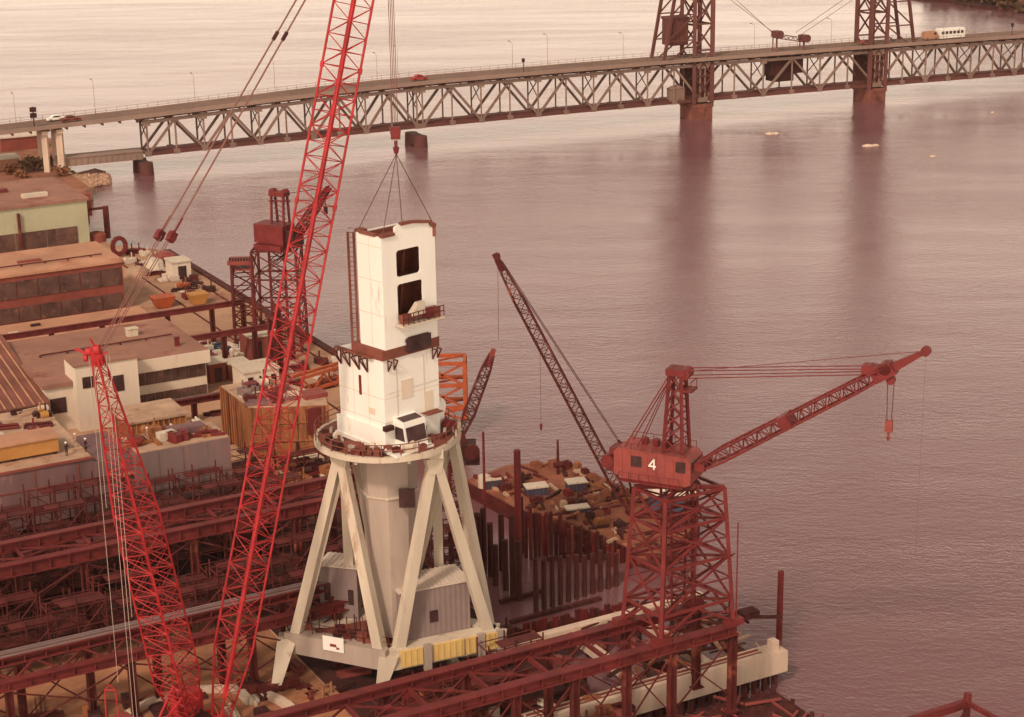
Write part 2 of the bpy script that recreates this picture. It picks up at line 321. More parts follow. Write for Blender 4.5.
def bridge():
    root = thing('truss_lift_bridge', 'long brown steel truss bridge with road deck crossing the river', 'bridge', BP(bx(512), 0, 0))
    s0, s1, s2, s3 = bx(145), bx(421), bx(701.5), bx(873.5); hp = (s3-s2)/6
    s4 = s3+(s2-s1); s5 = s4+(s2-s1)
    x0 = bx(-120); x5 = s5
    m = MB()
    longbar(m, x0, x5, BW/2, ZD-.5, BW+2.6, .7); m.build('road_deck', 'road', root)
    m = MB()
    for off in (-1.45, BW+1.45):
        longbar(m, x0, x5, off, ZD-.45, .3, 1.0)
    m.build('deck_edge_beam', 'bridgel', root)
    m = MB()
    for off in (-1.4, BW+1.4):
        for dz in (.45, 1.1): longbar(m, x0, x5, off, ZD+dz, .07)
        s = x0
        while s < x5: m.bar(BP(s, off, ZD), BP(s, off, ZD+1.15), .09); s += 2.6
    m.build('railing', 'bridge', root)
    m = MB(); s = x0
    while s < x5: m.bar(BP(s, -1.5, ZD-1.2), BP(s, BW+1.5, ZD-1.2), .3, .7); s += (s2-s1)/20
    for off in (1.4, 2.7, 4.0): longbar(m, x0, x5, off, ZD-1.1, .25, .5)
    m.build('floor_beam', 'bridged', root)
    for a, b, n in ((s0, s1, 10), (s1, s2, 10), (s2, s3, 6), (s3, s4, 10), (s4, s5, 10)):
        ch, web, low = MB(), MB(), MB(); g = .8; h = (b-a-2*g)/n; z0, z1 = ZB+.4, ZT-.2
        for off in (0, BW):
            longbar(ch, a+g, b-g, off, z1, .7, .8)
            longbar(low, a+g, b-g, off, z0, .6, .8)
            for k in range(n+1):
                s = a+g+k*h
                web.bar(BP(s, off, z0), BP(s, off, z1), .42 if k % 2 else .5, .42)
                web.obb(BP(s, off-.02, z0+.1), BD, BN, ZZ, .8, .36, .6)
                if k % 2 == 0: ch.obb(BP(s, off, z1-.2), BD, BN, ZZ, .9, .40, .75)
                if k < n:
                    p, q = (z0, z1) if k % 2 == 0 else (z1, z0)
                    web.bar(BP(s, off, p), BP(s+h, off, q), .55, .6)
        for k in range(n+1):
            s = a+g+k*h
            web.bar(BP(s, 0, z0-.1), BP(s, BW, z0-.1), .4, .8)
            if k % 2 == 0:
                web.bar(BP(s, 0, z1-.3), BP(s, BW, z0+4.5), .22); web.bar(BP(s, BW, z1-.3), BP(s, 0, z0+4.5), .22)
        for off in (1.1, 2.5, 3.9, 5.3): longbar(low, a+g, b-g, off, z0+.5, .3, .5)   # railway stringers
        longbar(low, a+g, b-g, BW/2, z0+.85, 2.8, .22)                               # railway ties
        ch.build('truss_chord', 'bridgel', root); web.build('truss_web', 'bridge', root); low.build('rail_deck', 'bridged', root)
    # approach: rail girder and road bents on the left
    m = MB(); xr = bx(58)
    for off in (1, BW-1): m.obb(BP((xr+s0)/2, off, ZB+.2), BD, BN, ZZ, (s0-xr)/2-.3, .2, 1.0)
    s = xr+1
    while s < s0: m.obb(BP(s, .75, ZB+.2), BD, BN, ZZ, .08, .1, .98); s += 1.5
    m.obb(BP((xr+s0)/2, BW/2, ZB+1.65), BD, BN, ZZ, (s0-xr)/2-.3, BW/2-.6, .12)
    m.build('approach_girder', 'bridgel', root)
    m = MB()
    for px in (46, 61):
        for off in (.5, BW-.5): m.bar(BP(bx(px), off, 0), BP(bx(px), off, ZD-1.5), 1.5 if px == 61 else 1.3)
        m.bar(BP(bx(px), -.8, ZD-1.9), BP(bx(px), BW+.8, ZD-1.9), 1.6, .9)
    m.build('approach_bent', 'concrete', root)
    for s in (s0, s1, s4, s5):
        m = MB()
        for off in (0, BW):
            c = BP(s, off, 0); m.tube(V((c.x, c.y, -1)), V((c.x, c.y, ZB-.9)), 1.9, 1.7, 14)
        m.obb(BP(s, BW/2, (ZB-1.2)/2), BD, BN, ZZ, 1.1, BW/2, (ZB-1.3)/2)
        m.build('pier', 'bridged', root)
    for s, sg, pl, ph in ((s2, -1, 683, 714), (s3, 1, 854, 887)):
        m = MB(); zt = ZB-.4
        m.obb(BP(s, BW/2, zt/2-.5), BD, BN, ZZ, 3.0, BW/2+.7, zt/2+.5); m.obb(BP(s, BW/2, zt-.5), BD, BN, ZZ, 3.25, BW/2+.9, .5)
        m.build('pier', 'pierstone', root)
        lg, br = MB(), MB(); ztop = ZD+47
        for off in (-.3, BW+.3):
            f, r = s-sg*2.6*(-1), s-sg*0
            f = s-sg*2.9; rr = s+sg*2.9; back = s+sg*13
            # front post, rear post, raking back leg
            lg.bar(BP(f, off, zt), BP(f, off, ztop), 1.15, 1.2); lg.bar(BP(rr, off, zt), BP(rr, off, ztop), 1.0, 1.0)
            lg.bar(BP(back, off, ZT), BP(rr+sg*1.5, off, ztop-4), .7, .8)
            z = ZB
            k = 0
            while z < ztop-6:
                z2 = z+7.2
                br.bar(BP(f, off, z), BP(rr, off, z2), .4); br.bar(BP(rr, off, z), BP(f, off, z2), .4); br.bar(BP(f, off, z2), BP(rr, off, z2), .4)
                z = z2
            for q in range(6):
                zz0 = ZT+q*7.0; tt = (zz0-ZT)/(ztop-4-ZT); t2 = (zz0+7-ZT)/(ztop-4-ZT)
                xa = back+(rr+sg*1.5-back)*tt; xb = back+(rr+sg*1.5-back)*min(1, t2)
                br.bar(BP(xa, off, zz0), BP(rr, off, zz0+7), .35); br.bar(BP(xb, off, zz0+7), BP(rr, off, zz0+7), .35)
        for ss in (s-sg*2.9, s+sg*2.9):
            z = ZD+9
            while z < ztop: 
                br.bar(BP(ss, 0, z), BP(ss, BW, z), .5); br.bar(BP(ss, 0, z), BP(ss, BW, z+7), .3); br.bar(BP(ss, BW, z), BP(ss, 0, z+7), .3); z += 7
        lg.build('tower_leg', 'bridged', root); br.build('tower_bracing', 'bridged', root)
        m = MB(); m.obb(BP(s+sg*4, BW/2, ztop+1), BD, BN, ZZ, 8, BW/2+1, 1.2); m.build('tower_head', 'bridged', root)
    # dark lower portal panels inside the towers
    for s in (s2, s3):
        for off in (.6, BW-.6): m = MB(); m.obb(BP(s, off, (ZB+ZT)/2), BD, BN, ZZ, 2.6, .12, (ZT-ZB)/2-.8); m.build('gusset_wall', 'bridged', root)
    c = onp(681, 33, BO, BD); c = c+BN*BW/2
    m = MB(); m.obb(c, BD, BN, ZZ, 2.7, 2.6, 3.5); m.obb(c+ZZ*3.9, BD, BN, ZZ, 2.95, 2.9, .35)
    for k in range(-2, 3): m.obb(c+BD*k*1.2-BN*2.65, BD, BN, ZZ, .1, .08, 3.4)
    m.build('counterweight', 'bridged', root)
    # machinery house and signal gantry of the lift span
    a = onp(773, 66, BO, BD); b_ = onp(805, 66, BO, BD); c = (a+b_)/2+BN*BW/2
    m = MB(); m.obb(c, BD, BN, ZZ, (b_-a).length/2, BW/2-1, 2.4); m.obb(c-ZZ*1.8-BD*1, BD, BN, ZZ, 3.2, 2.4, 2.6); m.build('machinery_house', 'black', root)
    m = MB(); hs_ = []
    for px, py in ((777, 34), (804, 38)):
        t_ = onp(px, py, BO, BD); f_ = V((t_.x, t_.y, ZD-.3)); m.bar(f_, t_, .45); m.bar(f_+BN*2, t_+BN*2, .3); m.obb(t_, BD, BN, ZZ, 1.0, 1.5, .9); m.tube(t_-BN*1.9, t_-BN*1.4, 1.15, n=12); hs_.append(t_)
    A_, B_ = hs_
    for o_ in (0, 2):
        m.bar(A_+BN*o_, B_+BN*o_, .18); m.bar(A_+BN*o_-ZZ*1.2, B_+BN*o_-ZZ*1.2, .18)
        for k in range(6):
            p = A_.lerp(B_, k/6)+BN*o_; q = A_.lerp(B_, (k+1)/6)+BN*o_
            m.bar(p-ZZ*(1.2*(k % 2)), q-ZZ*(1.2*((k+1) % 2)), .14)
    m.build('signal_gantry', 'bridged', root)
    m = MB()
    for (p, q) in (((718, -12), (777, 33)), ((724, -14), (777, 34)), ((800, 33), (862, -10)), ((804, 36), (878, -14))):
        a = onp(*p, BO, BD)+BN*2; b2 = onp(*q, BO, BD)+BN*2; m.tube(a, b2, .07, n=5)
    m.build('cable', 'wired', root)
    m = MB()                                                        # small cabin on the rail deck by the tower
    c = onp(678, 96, BO, BD)+BN*1.2; m.obb(c, BD, BN, ZZ, 2.3, 1, 2.0); m.taper(c+ZZ*2, (2.5, 1.2), c+ZZ*3, (.3, .3), BD, BN); m.build('control_cabin', 'bridge', root)
bridge()
# lamp posts, vehicles on the bridge
def lamp_post():
    p = BP(0, -1.2, ZD-.2); r = thing('street_lamp', 'thin grey lamp post standing on the road deck of the truss bridge', 'street lamp', p, 'lamp posts along the bridge')
    m = MB(); m.tube(p, p+ZZ*8.2, .065, .04, 6); m.tube(p+ZZ*8.2, p+ZZ*8.5+BN*1.6, .045, n=5); m.build('pole', 'bridgel', r)  # pole and head in the lighter bridge colour, standing in for haze
    m = MB(); m.obb(p+ZZ*8.5+BN*1.9, BN, BD, ZZ, .45, .16, .1); m.build('lamp_head', 'bridgel', r); return r
lp = lamp_post()
spots = [(12, 0), (193, 0), (376, 0), (511, 0), (621, 0), (751, 0), (827, 0), (938, 0), (100, 1), (284, 1), (409, 1), (560, 1)]
for i, (px, far) in enumerate(spots):
    o = lp if i == 0 else copy_tree(lp); o.location = BP(bx(px, 90), -1.2 if not far else BW+1, ZD-.2)
    if far: o['label'] = 'thin grey lamp post behind the far railing of the truss bridge road'; o['group'] = 'lamp posts on the far side of the bridge'
p = BP(bx(32, 110), -1.0, ZD-.2); r = thing('traffic_signal', 'dark two lobed signal mast on the left end of the bridge deck', 'signal', p)
m = MB(); m.tube(p, p+ZZ*5, .16, n=8); m.build('pole', 'black', r)
m = MB()
for z in (2.9, 4.3): m.obb(p+ZZ*z-BN*.1, BD, BN, ZZ, .75, .3, .55)
m.build('signal_head', 'black', r)
for px, lb in ((1008, 'short dark signal pole on the bridge deck at the right frame edge'), (521, 'short dark post on the bridge railing at mid span')):
    p = BP(bx(px, 50), -1.3, ZD-.2); r = thing('signal_post', lb, 'signal', p)
    m = MB(); m.tube(p, p+ZZ*3.2, .1, n=6); m.build('pole', 'black', r); m = MB(); m.obb(p+ZZ*3.4, BD, BN, ZZ, .35, .25, .5); m.build('signal_head', 'black', r)
def car(px, off, body, label, name='parked_car', L=4.4, sgn=1, h=1.45):
    p = BP(bx(px, 80), off, ZD-.14); r = thing(name, label, 'car', p)
    bd = BD*sgn
    def Q(x, y, z): return p+bd*x+BN*y+ZZ*z
    prof = [(-L/2, .35), (-L/2, .85), (-L*.27, .95), (-L*.17, h), (L*.14, h), (L*.27, .95), (L*.47, .82), (L*.5, .35)]
    m = MB()
    n = len(prof); vs = [Q(x, -.85, z) for x, z in prof]+[Q(x, .85, z) for x, z in prof]
    m.add(vs, [tuple(range(n)), tuple(range(n, 2*n))]+[(i, (i+1) % n, n+(i+1) % n, n+i) for i in range(n)]); m.build('body', body, r)
    m = MB()
    for y in (-.87, .87): m.add([Q(-L*.24, y, 1.0), Q(-L*.155, y, h-.1), Q(L*.125, y, h-.1), Q(L*.23, y, 1.0)], [(0, 1, 2, 3)])
    m.build('side_window', 'window', r)
    for x in (-L*.31, L*.31):
        for y in (-.78, .78): w_ = MB(); w_.tube(Q(x, y-.1, .32), Q(x, y+.1, .32), .32, n=12); w_.build('wheel', 'rubber', r)
    return r
car(421, 1.3, 'red', 'red saloon car on the bridge above the river, right of the hook line')
car(68, 1.2, 'craned', 'dark red car near the left end of the bridge deck', L=5)
car(56, 4.6, 'white', 'white car beside the dark red car on the left end of the bridge', sgn=-1)
car(866, 1.3, 'redband', 'brownish red car on the bridge at the foot of the right lift tower')
def bus():
    p = BP(bx(954, 40), 2.0, ZD-.14); r = thing('coach', 'white coach with a row of dark windows on the right end of the bridge', 'bus', p)
    m = MB(); m.obb(p+ZZ*1.65, BD, BN, ZZ, 4.6, 1.25, 1.3); m.obb(p+ZZ*3.05, BD, BN, ZZ, 4.4, 1.1, .1); m.build('body', 'white', r)
    for k in range(6): w_ = MB(); w_.obb(p+BD*(-3.6+k*1.42)-BN*1.27+ZZ*2.0, BD, BN, ZZ, .5, .04, .42); w_.build('window', 'window', r)
    for x in (-3, 3):
        for y in (-1.1, 1.1): w_ = MB(); w_.tube(p+BD*x+BN*(y-.12)+ZZ*.45, p+BD*x+BN*(y+.12)+ZZ*.45, .45, n=12); w_.build('wheel', 'rubber', r)
    p = BP(bx(934, 40), 2.0, ZD-.14); r = thing('van', 'tan van following the white coach on the bridge', 'van', p)
    m = MB(); prof = [(-2.4, .4), (-2.4, 2.5), (1.5, 2.6), (2.3, 1.5), (2.6, 1.3), (2.6, .4)]; n = 6
    m.add([p+BD*x-BN*.95+ZZ*z for x, z in prof]+[p+BD*x+BN*.95+ZZ*z for x, z in prof], [tuple(range(n)), tuple(range(n, 2*n))]+[(i, (i+1) % n, n+(i+1) % n, n+i) for i in range(n)]); m.build('body', 'tanroof', r)
    m = MB(); m.obb(p+BD*1.2-BN*.97+ZZ*1.9, BD, BN, ZZ, .45, .03, .35); m.build('window', 'window', r)
    for x in (-1.5, 1.6):
        for y in (-.85, .85): w_ = MB(); w_.tube(p+BD*x+BN*(y-.1)+ZZ*.4, p+BD*x+BN*(y+.1)+ZZ*.4, .4, n=12); w_.build('wheel', 'rubber', r)
bus()
exec_later = []
# ------------------------------------------------------------------ big red lattice boom crane
TB = {k: at(x, y, 7.5) for k, (x, y) in dict(L=(288, 634), F=(389, 653), R=(497, 631)).items()}
TB['K'] = TB['L']+TB['R']-TB['F']
TC = (TB['L']+TB['R'])/2; TC.z = 0
print('tower centre', TC, uvof(TC), [tuple(round(c, 1) for c in TB[k]) for k in 'LFRK'])
def red_crane():
    base = at(212, 722, 3); r = thing('lattice_boom_crane', 'tall bright red lattice boom crane lifting beside the white tower crane', 'crane', V((base.x, base.y, 3)))
    foot = at(221, 716, 4.4); tip = aty(379, -137, TC.y-1.5)
    wd = V((1, .1, 0)); a = (tip-foot).normalized(); w0 = (wd-a*wd.dot(a)).normalized(); w1 = a.cross(w0); wd = (w0+w1).normalized()
    ch, lc = MB(), MB()
    pt = lattice(lc, foot, tip, wd, [(0, .6, .6), (.085, 1.25, 1.25), (.93, 1.18, 1.18), (1, .5, .5)], 58, .115, .05, mchord=ch)
    ch.build('boom_chord', 'red', r); lc.build('boom_lacing', 'red', r)
    # plank walkway running up the near corner of the boom
    near = min([(-1, -1), (1, -1), (1, 1), (-1, 1)], key=lambda c: pt(.5, *c).y)
    m = MB(); m.bar(pt(.03, *near)-w1*0, pt(.94, *near), .46, .3, up=(CP-foot)); m.build('boom_walkway', 'red', r)
    for k in range(1, 6):
        t = k*.155
        for (i, j) in ((-1, -1), (1, -1), (1, 1), (-1, 1)): m = MB(); m.tube(pt(t, i, j)-a*.25, pt(t, i, j)+a*.25, .2, n=8); m.build('splice_collar', 'red', r)
    m = MB(); m.tube(tip-w0*1.0, tip+w0*1.0, 1.0, n=16); m.build('head_sheave', 'redpale', r)
    # mast
    mb = at(188, 722, 4.2); mt = aty(97, 356, 139.5)
    ch, lc = MB(), MB(); wv = V((1, -.5, 0))
    lattice(lc, mb, mt, wv, [(0, .7, .7), (.14, 1.5, 1.5), (.6, 1.35, 1.35), (1, .3, .35)], 36, .10, .05, mchord=ch)
    ch.build('mast_chord', 'red', r); lc.build('mast_lacing', 'red', r)
    m = MB(); am = (mt-mb).normalized(); x = am.cross(V((0, 1, 0))).normalized()
    m.obb(mt, x, am.cross(x), am, .4, .3, .8); m.tube(mt-x*.35+am*.6, mt+x*.1+am*.6, .42, n=14); m.tube(mt+x*.35+am*.5, mt+x*.8+am*.5, .3, n=14); m.tube(mt+x*.8-am*.1, mt+x*1.1-am*.1, .3, n=14); m.bar(mt-am*.2, mt+x*1.6+am*.9, .2); m.bar(mt+am*1.0, mt+am*1.7+x*.2, .15); m.bar(mt-x*.2, mt+am*.3-x*.9, .18)
    m.build('mast_head', 'red', r)
    # pendants with equaliser blocks
    q = mt.lerp(tip, .0); d = (tip-mt)
    def onl(py):
        lo, hi = 0, 1
        for _ in range(40):
            k = (lo+hi)/2; p = mt+d*k; c = RM.transposed() @ (p-CP); y = IH/2-FPX*c.y/-c.z
            if y > py: lo = k
            else: hi = k
        return mt+d*lo
    side = V((.84, -.5, 0)).normalized()
    m, e, k2 = MB(), MB(), MB()
    eq = onl(236)
    for sgn in (-.5, .5):
        off = side*sgn*1.3
        m.tube(eq+off*.9, tip+off*.6, .075, n=6); m.tube(eq+off, mt+off*.5, .045, n=5); m.tube(eq+off*.6, mt+off*.2, .045, n=5)
        e.obb(eq+off, d.normalized(), side, d.normalized().cross(side), .42, .2, .36)
        e.tube(eq+off-side*.2, eq+off+side*.2, .42, n=14); e.bar(eq+off, eq+off+d.normalized()*1.8, .13)
        j = onl(40)+off*.75; k2.tube(j, j+d.normalized()*.8, .17, n=8)
    m.build('pendant_line', 'wire', r); e.build('equaliser_block', 'craned', r); k2.build('pendant_socket', 'black', r)
    # hoist line, hook block and slings
    hb = V((TC.x, TC.y-1.6, 0)); P_ = onp(395.5, 133, V((TC.x, TC.y-1.2, 0)), V((1, 0, 0))); top = V((P_.x, P_.y, tip.z+.5))
    m = MB()
    for dx, dy in ((-.22, 0), (-.08, .2), (.08, 0), (.22, .2)): m.tube(P_+V((dx, dy, 1)), top+V((dx, dy, 0)), .035, n=5)
    m.tube(top, tip, .25, n=6); m.build('hoist_line', 'wire', r)
    m = MB(); m.obb(P_, V((1, 0, 0)), V((0, 1, 0)), ZZ, .42, .25, .55); m.tube(P_-V((0, .3, -.1)), P_+V((0, .3, .1)), .48, n=14); m.tube(P_-ZZ*.7, P_-ZZ*1.9, .16, n=8); m.tube(P_-ZZ*1.3, P_-ZZ*1.8, .3, .2, n=8)
    m.build('hook_block', 'craned', r)
    # mast whip lines down to the ground, with hanging shackle frame
    m = MB()
    for px, z0 in ((89, 14), (93, 30), (102, 3.6), (106, 3.6), (109.5, 20)):
        s_ = onp(px, 356, mt, V((1, .05, 0))); m.tube(V((s_.x, s_.y, s_.z)), V((s_.x, s_.y, z0)), .026, n=5)
    m.build('whip_line', 'colgrey', r)
    g0 = onp(110, 690, mt, V((1, .05, 0)))
    m = MB()
    for dx in (-.45, .45):
        m.tube(g0+V((dx, 0, 0)), g0+V((dx*1.2, 0, -2.6)), .07, n=6)
    m.tube(g0-V((.45, 0, 0)), g0+V((.45, 0, 0)), .07, n=6); m.tube(g0+V((0, 0, .5)), g0-V((.45, 0, 0)), .06, n=6); m.tube(g0+V((0, 0, .5)), g0+V((.45, 0, 0)), .06, n=6)
    m.build('lifting_frame', 'red', r)
    # carrier: ring, deck, cab, counterweight (mostly below the frame)
    c = V((base.x, base.y-2, 0)); c0 = at(205, 735, 3)
    m = MB()
    for rr, z0, z1 in ((9.2, 3.0, 3.5),):
        n = 40; i_ = [V((c0.x+(rr-.9)*math.cos(6.2832*k/n), c0.y+(rr-.9)*math.sin(6.2832*k/n), 0)) for k in range(n)]; o_ = [V((c0.x+rr*math.cos(6.2832*k/n), c0.y+rr*math.sin(6.2832*k/n), 0)) for k in range(n)]
        for k in range(n):
            kk = (k+1) % n; m.prism([i_[k], o_[k], o_[kk], i_[kk]], z0, z1)
    m.build('ring_track', 'concrete', r)
    m = MB(); e1 = (tip-mt); e1.z = 0; e1.normalize(); e2 = V((-e1.y, e1.x, 0)); cc = V((c0.x, c0.y, 0))
    m.obb(cc+ZZ*3.8-e1*2.2, e1, e2, ZZ, 4.2, 1.3, .35); m.obb(foot-ZZ*.5, e1, e2, ZZ, .5, 1.3, .3); m.obb(mb-ZZ*.5, e1, e2, ZZ, .5, 1.3, .3)
    for s_ in (-1, 1): m.bar(foot+e2*s_*1.6, mb+e2*s_*1.6, .3); m.bar(mb+e2*s_*1.4, mb+(mt-mb)*.16+e2*s_*.8, .14); m.bar(cc+ZZ*4.5-e1*6, mb+(mt-mb)*.1+e2*s_, .22)
    m.build('carrier_frame', 'red', r)
    m = MB(); m.obb(cc-e1*7.5+ZZ*5.2, e1, e2, ZZ, 1.2, 3.0, 1.5); m.build('counterweight', 'redpale', r)
    m = MB(); m.obb(cc+e2*2.8+ZZ*5.3, e1, e2, ZZ, 1.3, .8, 1.2); m.build('operator_cab', 'red', r)
    m = MB(); m.tube(mb+V((1.1, .5, .2))-e2*.8, mb+V((1.1, .5, .2))+e2*.8, .7, n=16); m.build('winch_drum', 'black', r)
    return P_
HOOK = red_crane()
# ------------------------------------------------------------------ white tower crane
def white_crane():
    r = thing('portal_tower_crane', 'white slab sided tower crane on a cream four legged portal', 'crane', V((TC.x, TC.y, 3)))
    zp = zat(TC-V((0, 6.7, 0)), 463.5)                # platform rim underside front
    e1a = math.radians(4.2+39); e1 = V((math.cos(e1a), math.sin(e1a), 0)); e2 = V((-e1.y, e1.x, 0))
    # platform
    c = V((TC.x+.15, TC.y, 0)); n = 48; RR = 7.25
    RR = 6.75
    circ = lambda rr, k: V((c.x+rr*math.cos(6.28318*k/n), c.y+rr*math.sin(6.28318*k/n), 0))
    MB().prism([circ(RR-.1, k) for k in range(n)], zp+.25, zp+.55).build('platform_deck', 'flange', r)
    m = MB()
    for k in range(n):
        m.prism([circ(RR-.25, k), circ(RR+.12, k), circ(RR+.12, k+1), circ(RR-.25, k+1)], zp+.05, zp+.58)
    m.build('platform_rim', 'cream', r)
    m = MB()
    for k in range(n):
        a, b = circ(RR, k), circ(RR, k+1)
        for dz in (1.2, 1.75): m.tube(a+ZZ*(zp+dz), b+ZZ*(zp+dz), .05, n=4)
        if k % 2 == 0: m.tube(a+ZZ*(zp+.6), a+ZZ*(zp+1.8), .06, n=5)
    m.build('platform_railing', 'flange', r)
    m = MB()
    for k in range(8): a = circ(RR-.3, k*6+3); m.bar(V((a.x, a.y, zp-.1)), V((c.x+(a.x-c.x)*.4, c.y+(a.y-c.y)*.4, zp-.6)), .3, .5)
    m.build('platform_bracket', 'cream', r)
    zd = zp+.57
    # machinery on the deck: each its own part
    random.seed(5)
    for k in range(44):
        an = random.uniform(0, 6.28); rr = random.uniform(4.9, 6.3)
        p = V((c.x+rr*math.cos(an), c.y+rr*math.sin(an), zd)); sx, sy, sz = random.uniform(.15, .5), random.uniform(.15, .4), random.uniform(.2, .65)
        d1 = V((-math.sin(an), math.cos(an), 0)); d2 = V((math.cos(an), math.sin(an), 0)); m = MB()
        if k % 3 == 0: m.tube(p+ZZ*sz-d1*sx, p+ZZ*sz+d1*sx, sz*.7, n=12); m.obb(p+ZZ*.15, d1, d2, ZZ, sx, .5, .15)
        else: m.obb(p+ZZ*sz*.6, d1, d2, ZZ, sx, sy*.7, sz*.6); m.obb(p+ZZ*(sz*1.25), d1, d2, ZZ, sx*.5, sy*.4, sz*.12)
        m.build(['deck_winch', 'deck_locker', 'deck_motor'][k % 3], ['black', 'flange', 'colgrey', 'cream', 'flange', 'steel'][k % 6], r)
    # lower white house
    S1 = 6.65; fc = onp(386, 440, TC-(e1+e2)*S1/2, V((1, 0, 0))); fc.z = 0     # front corner, on plan
    fc = V((fc.x, (TC-(e1+e2)*S1/2).y, 0)); z1 = zat(fc, 361)
    Lp = [fc, fc+e1*S1, fc+e1*S1+e2*S1, fc+e2*S1]
    cham = 0.
    MB().prism(Lp, zd, z1).build('lower_house', 'white', r)
    m = MB(); k = .28; Lq = [fc-e1*k-e2*k, fc+e1*S1*.72-e2*k, fc+e1*S1*.72+e2*.5, fc+e2*S1+e1*.5, fc+e2*(S1+k)-e1*k]
    m.prism(Lq, zd-.0, zd+2.0); m.prism([fc-e1*.45-e2*.45, fc+e1*S1*.6-e2*.45, fc+e1*S1*.6, fc+e2*(S1+.4), fc+e2*(S1+.4)-e1*.45], zd+.0, zd+.35)
    m.build('house_skirt', 'white', r)
    m = MB(); m.obb(fc+e2*S1*.52-e1*.01+ZZ*(zd+5.6), e2, e1, ZZ, .17, .04, .95); m.build('door', 'craned', r)
    # access panels and hand rail on the right hand face
    m = MB(); m.obb(fc+e1*2.7-e2*.03+ZZ*(zd+5.4), e1, e2, ZZ, .7, .04, .9); m.build('wall_panel', 'offwhite', r)
    m = MB()
    for kk in (0, 3): m.tube(fc+e1*(1.5+kk*1.1)-e2*.05+ZZ*(zd+2.8), fc+e1*(1.5+kk*1.1)-e2*.05+ZZ*(z1-.4), .03, n=5)
    for kk in (0, 2): m.tube(fc+e1*.3-e2*.05+ZZ*(zd+2.6+kk*1.4), fc+e1*6.4-e2*.05+ZZ*(zd+2.6+kk*1.4), .018, n=4)
    m.build('conduit', 'cream', r)
    # brown joint band and catwalk with brackets
    m = MB(); k = .3
    k = .14; m.prism([fc-e1*k-e2*k, fc+e1*(S1+.1)-e2*k, fc+e1*(S1+.1)+e2*4.2, fc+e2*4.2-e1*k], z1+.003, z1+.95)
    m.prism([fc-e1*.5+e2*1.2, fc-e1*.1+e2*1.2, fc-e1*.1+e2*(S1-.1), fc-e1*.5+e2*(S1-.1)], z1+.02, z1+.2)
    m.build('catwalk', 'flange', r)
    for kk in (2.2, 3.4, 4.8, 6.1): 
        m = MB(); a = fc+e2*kk-e1*.1; m.bar(a+ZZ*(z1-1.5), a-e1*.9+ZZ*(z1-.1), .12); m.bar(a-e1*.9+ZZ*(z1-.1), a+ZZ*(z1-.1), .12); m.bar(a+ZZ*(z1-1.5), a+ZZ*z1, .12); m.bar(a+ZZ*(z1-1.5), a+e2*.9-e1*.1+ZZ*(z1-.1), .08); m.build('catwalk_bracket', 'steel', r)
    for kk in (.5, 1.2, 5.9, 6.5):
        m = MB(); a = fc+e1*kk-e2*.1; m.bar(a+ZZ*(z1-1.1), a-e2*.6+ZZ*(z1-.1), .1); m.bar(a-e2*.6+ZZ*(z1-.1), a+ZZ*(z1-.1), .1); m.bar(a+ZZ*(z1-1.1), a+ZZ*z1, .1); m.build('catwalk_bracket', 'steel', r)
    m = MB()
    q = [fc+e2*S1-e1*1.0, fc-e1*1.0-e2*1.0, fc+e1*S1-e2*1.0]
    m.build('catwalk_rail', 'steel', r) if m.v else None
    m = MB()
    for z in (zd+2.6, zd+4.9): m.obb(fc+e2*S1/2-e1*.004+ZZ*z, e2, e1, ZZ, S1/2, .012, .03); m.obb(fc+e1*S1/2-e2*.004+ZZ*z, e1, e2, ZZ, S1/2, .012, .03)
    for k_ in (.34, .67): m.obb(fc+e2*S1*k_-e1*.004+ZZ*(zd+z1)/2, e2, e1, ZZ, .03, .012, (z1-zd)/2-.2)
    m.build('weld_seam', 'offwhite', r)
    # upper open-topped house
    fu = fc+e1*.05+e2*.05+V((.25, 0, 0)); W1, D1 = 6.35, 3.55; zb = z1+.955
    zt = zat(fu, 238); Hh = zt-zb
    def wx(px): return ((onp(px, 280, fu, e1)-fu).dot(e1))
    def wz(px, py): return onp(px, py, fu, e1).z-zb
    X0, X1, X2, X3 = wx(397), wx(421), wx(403), wx(428)
    h1 = (X0, X1, wz(409, 275), wz(409, 248)); h2 = (X0, X1+.2, wz(410, 320), wz(409, 282)); h3 = (X2, X3, .12, wz(415, 336))
    m = MB(); wallholes(m, V((fu.x, fu.y, zb)), e1, ZZ, -e2, W1, Hh, .2, [h1, h2, h3])
    for h in (h1, h2, h3):                                        # rounded corners
        rr = .38
        for cx, cz, sx, sz in ((h[0], h[2], 1, 1), (h[1], h[2], -1, 1), (h[0], h[3], 1, -1), (h[1], h[3], -1, -1)):
            o = V((fu.x, fu.y, zb))+e1*cx+ZZ*cz
            pts = [o]+[o+e1*sx*(rr-rr*math.sin(a))+ZZ*sz*(rr-rr*math.cos(a)) for a in [i*math.pi/8 for i in range(5)]]
            pts = [p+e2*.02 for p in pts]; nn = len(pts); m.add(pts+[p+e2*.15 for p in pts], [tuple(range(nn)), tuple(range(nn, 2*nn))]+[(i, (i+1) % nn, nn+(i+1) % nn, nn+i) for i in range(nn)])
    q_ = MB(); o9 = V((fu.x, fu.y, zb))
    for z in (3.2, 6.4, 9.6): q_.obb(o9+e2*D1/2-e1*.004+ZZ*z, e2, e1, ZZ, D1/2, .012, .03)
    q_.obb(o9+e2*D1*.5-e1*.005+ZZ*Hh/2, e2, e1, ZZ, .025, .012, Hh/2-.2)
    q_.build('weld_seam', 'offwhite', r)
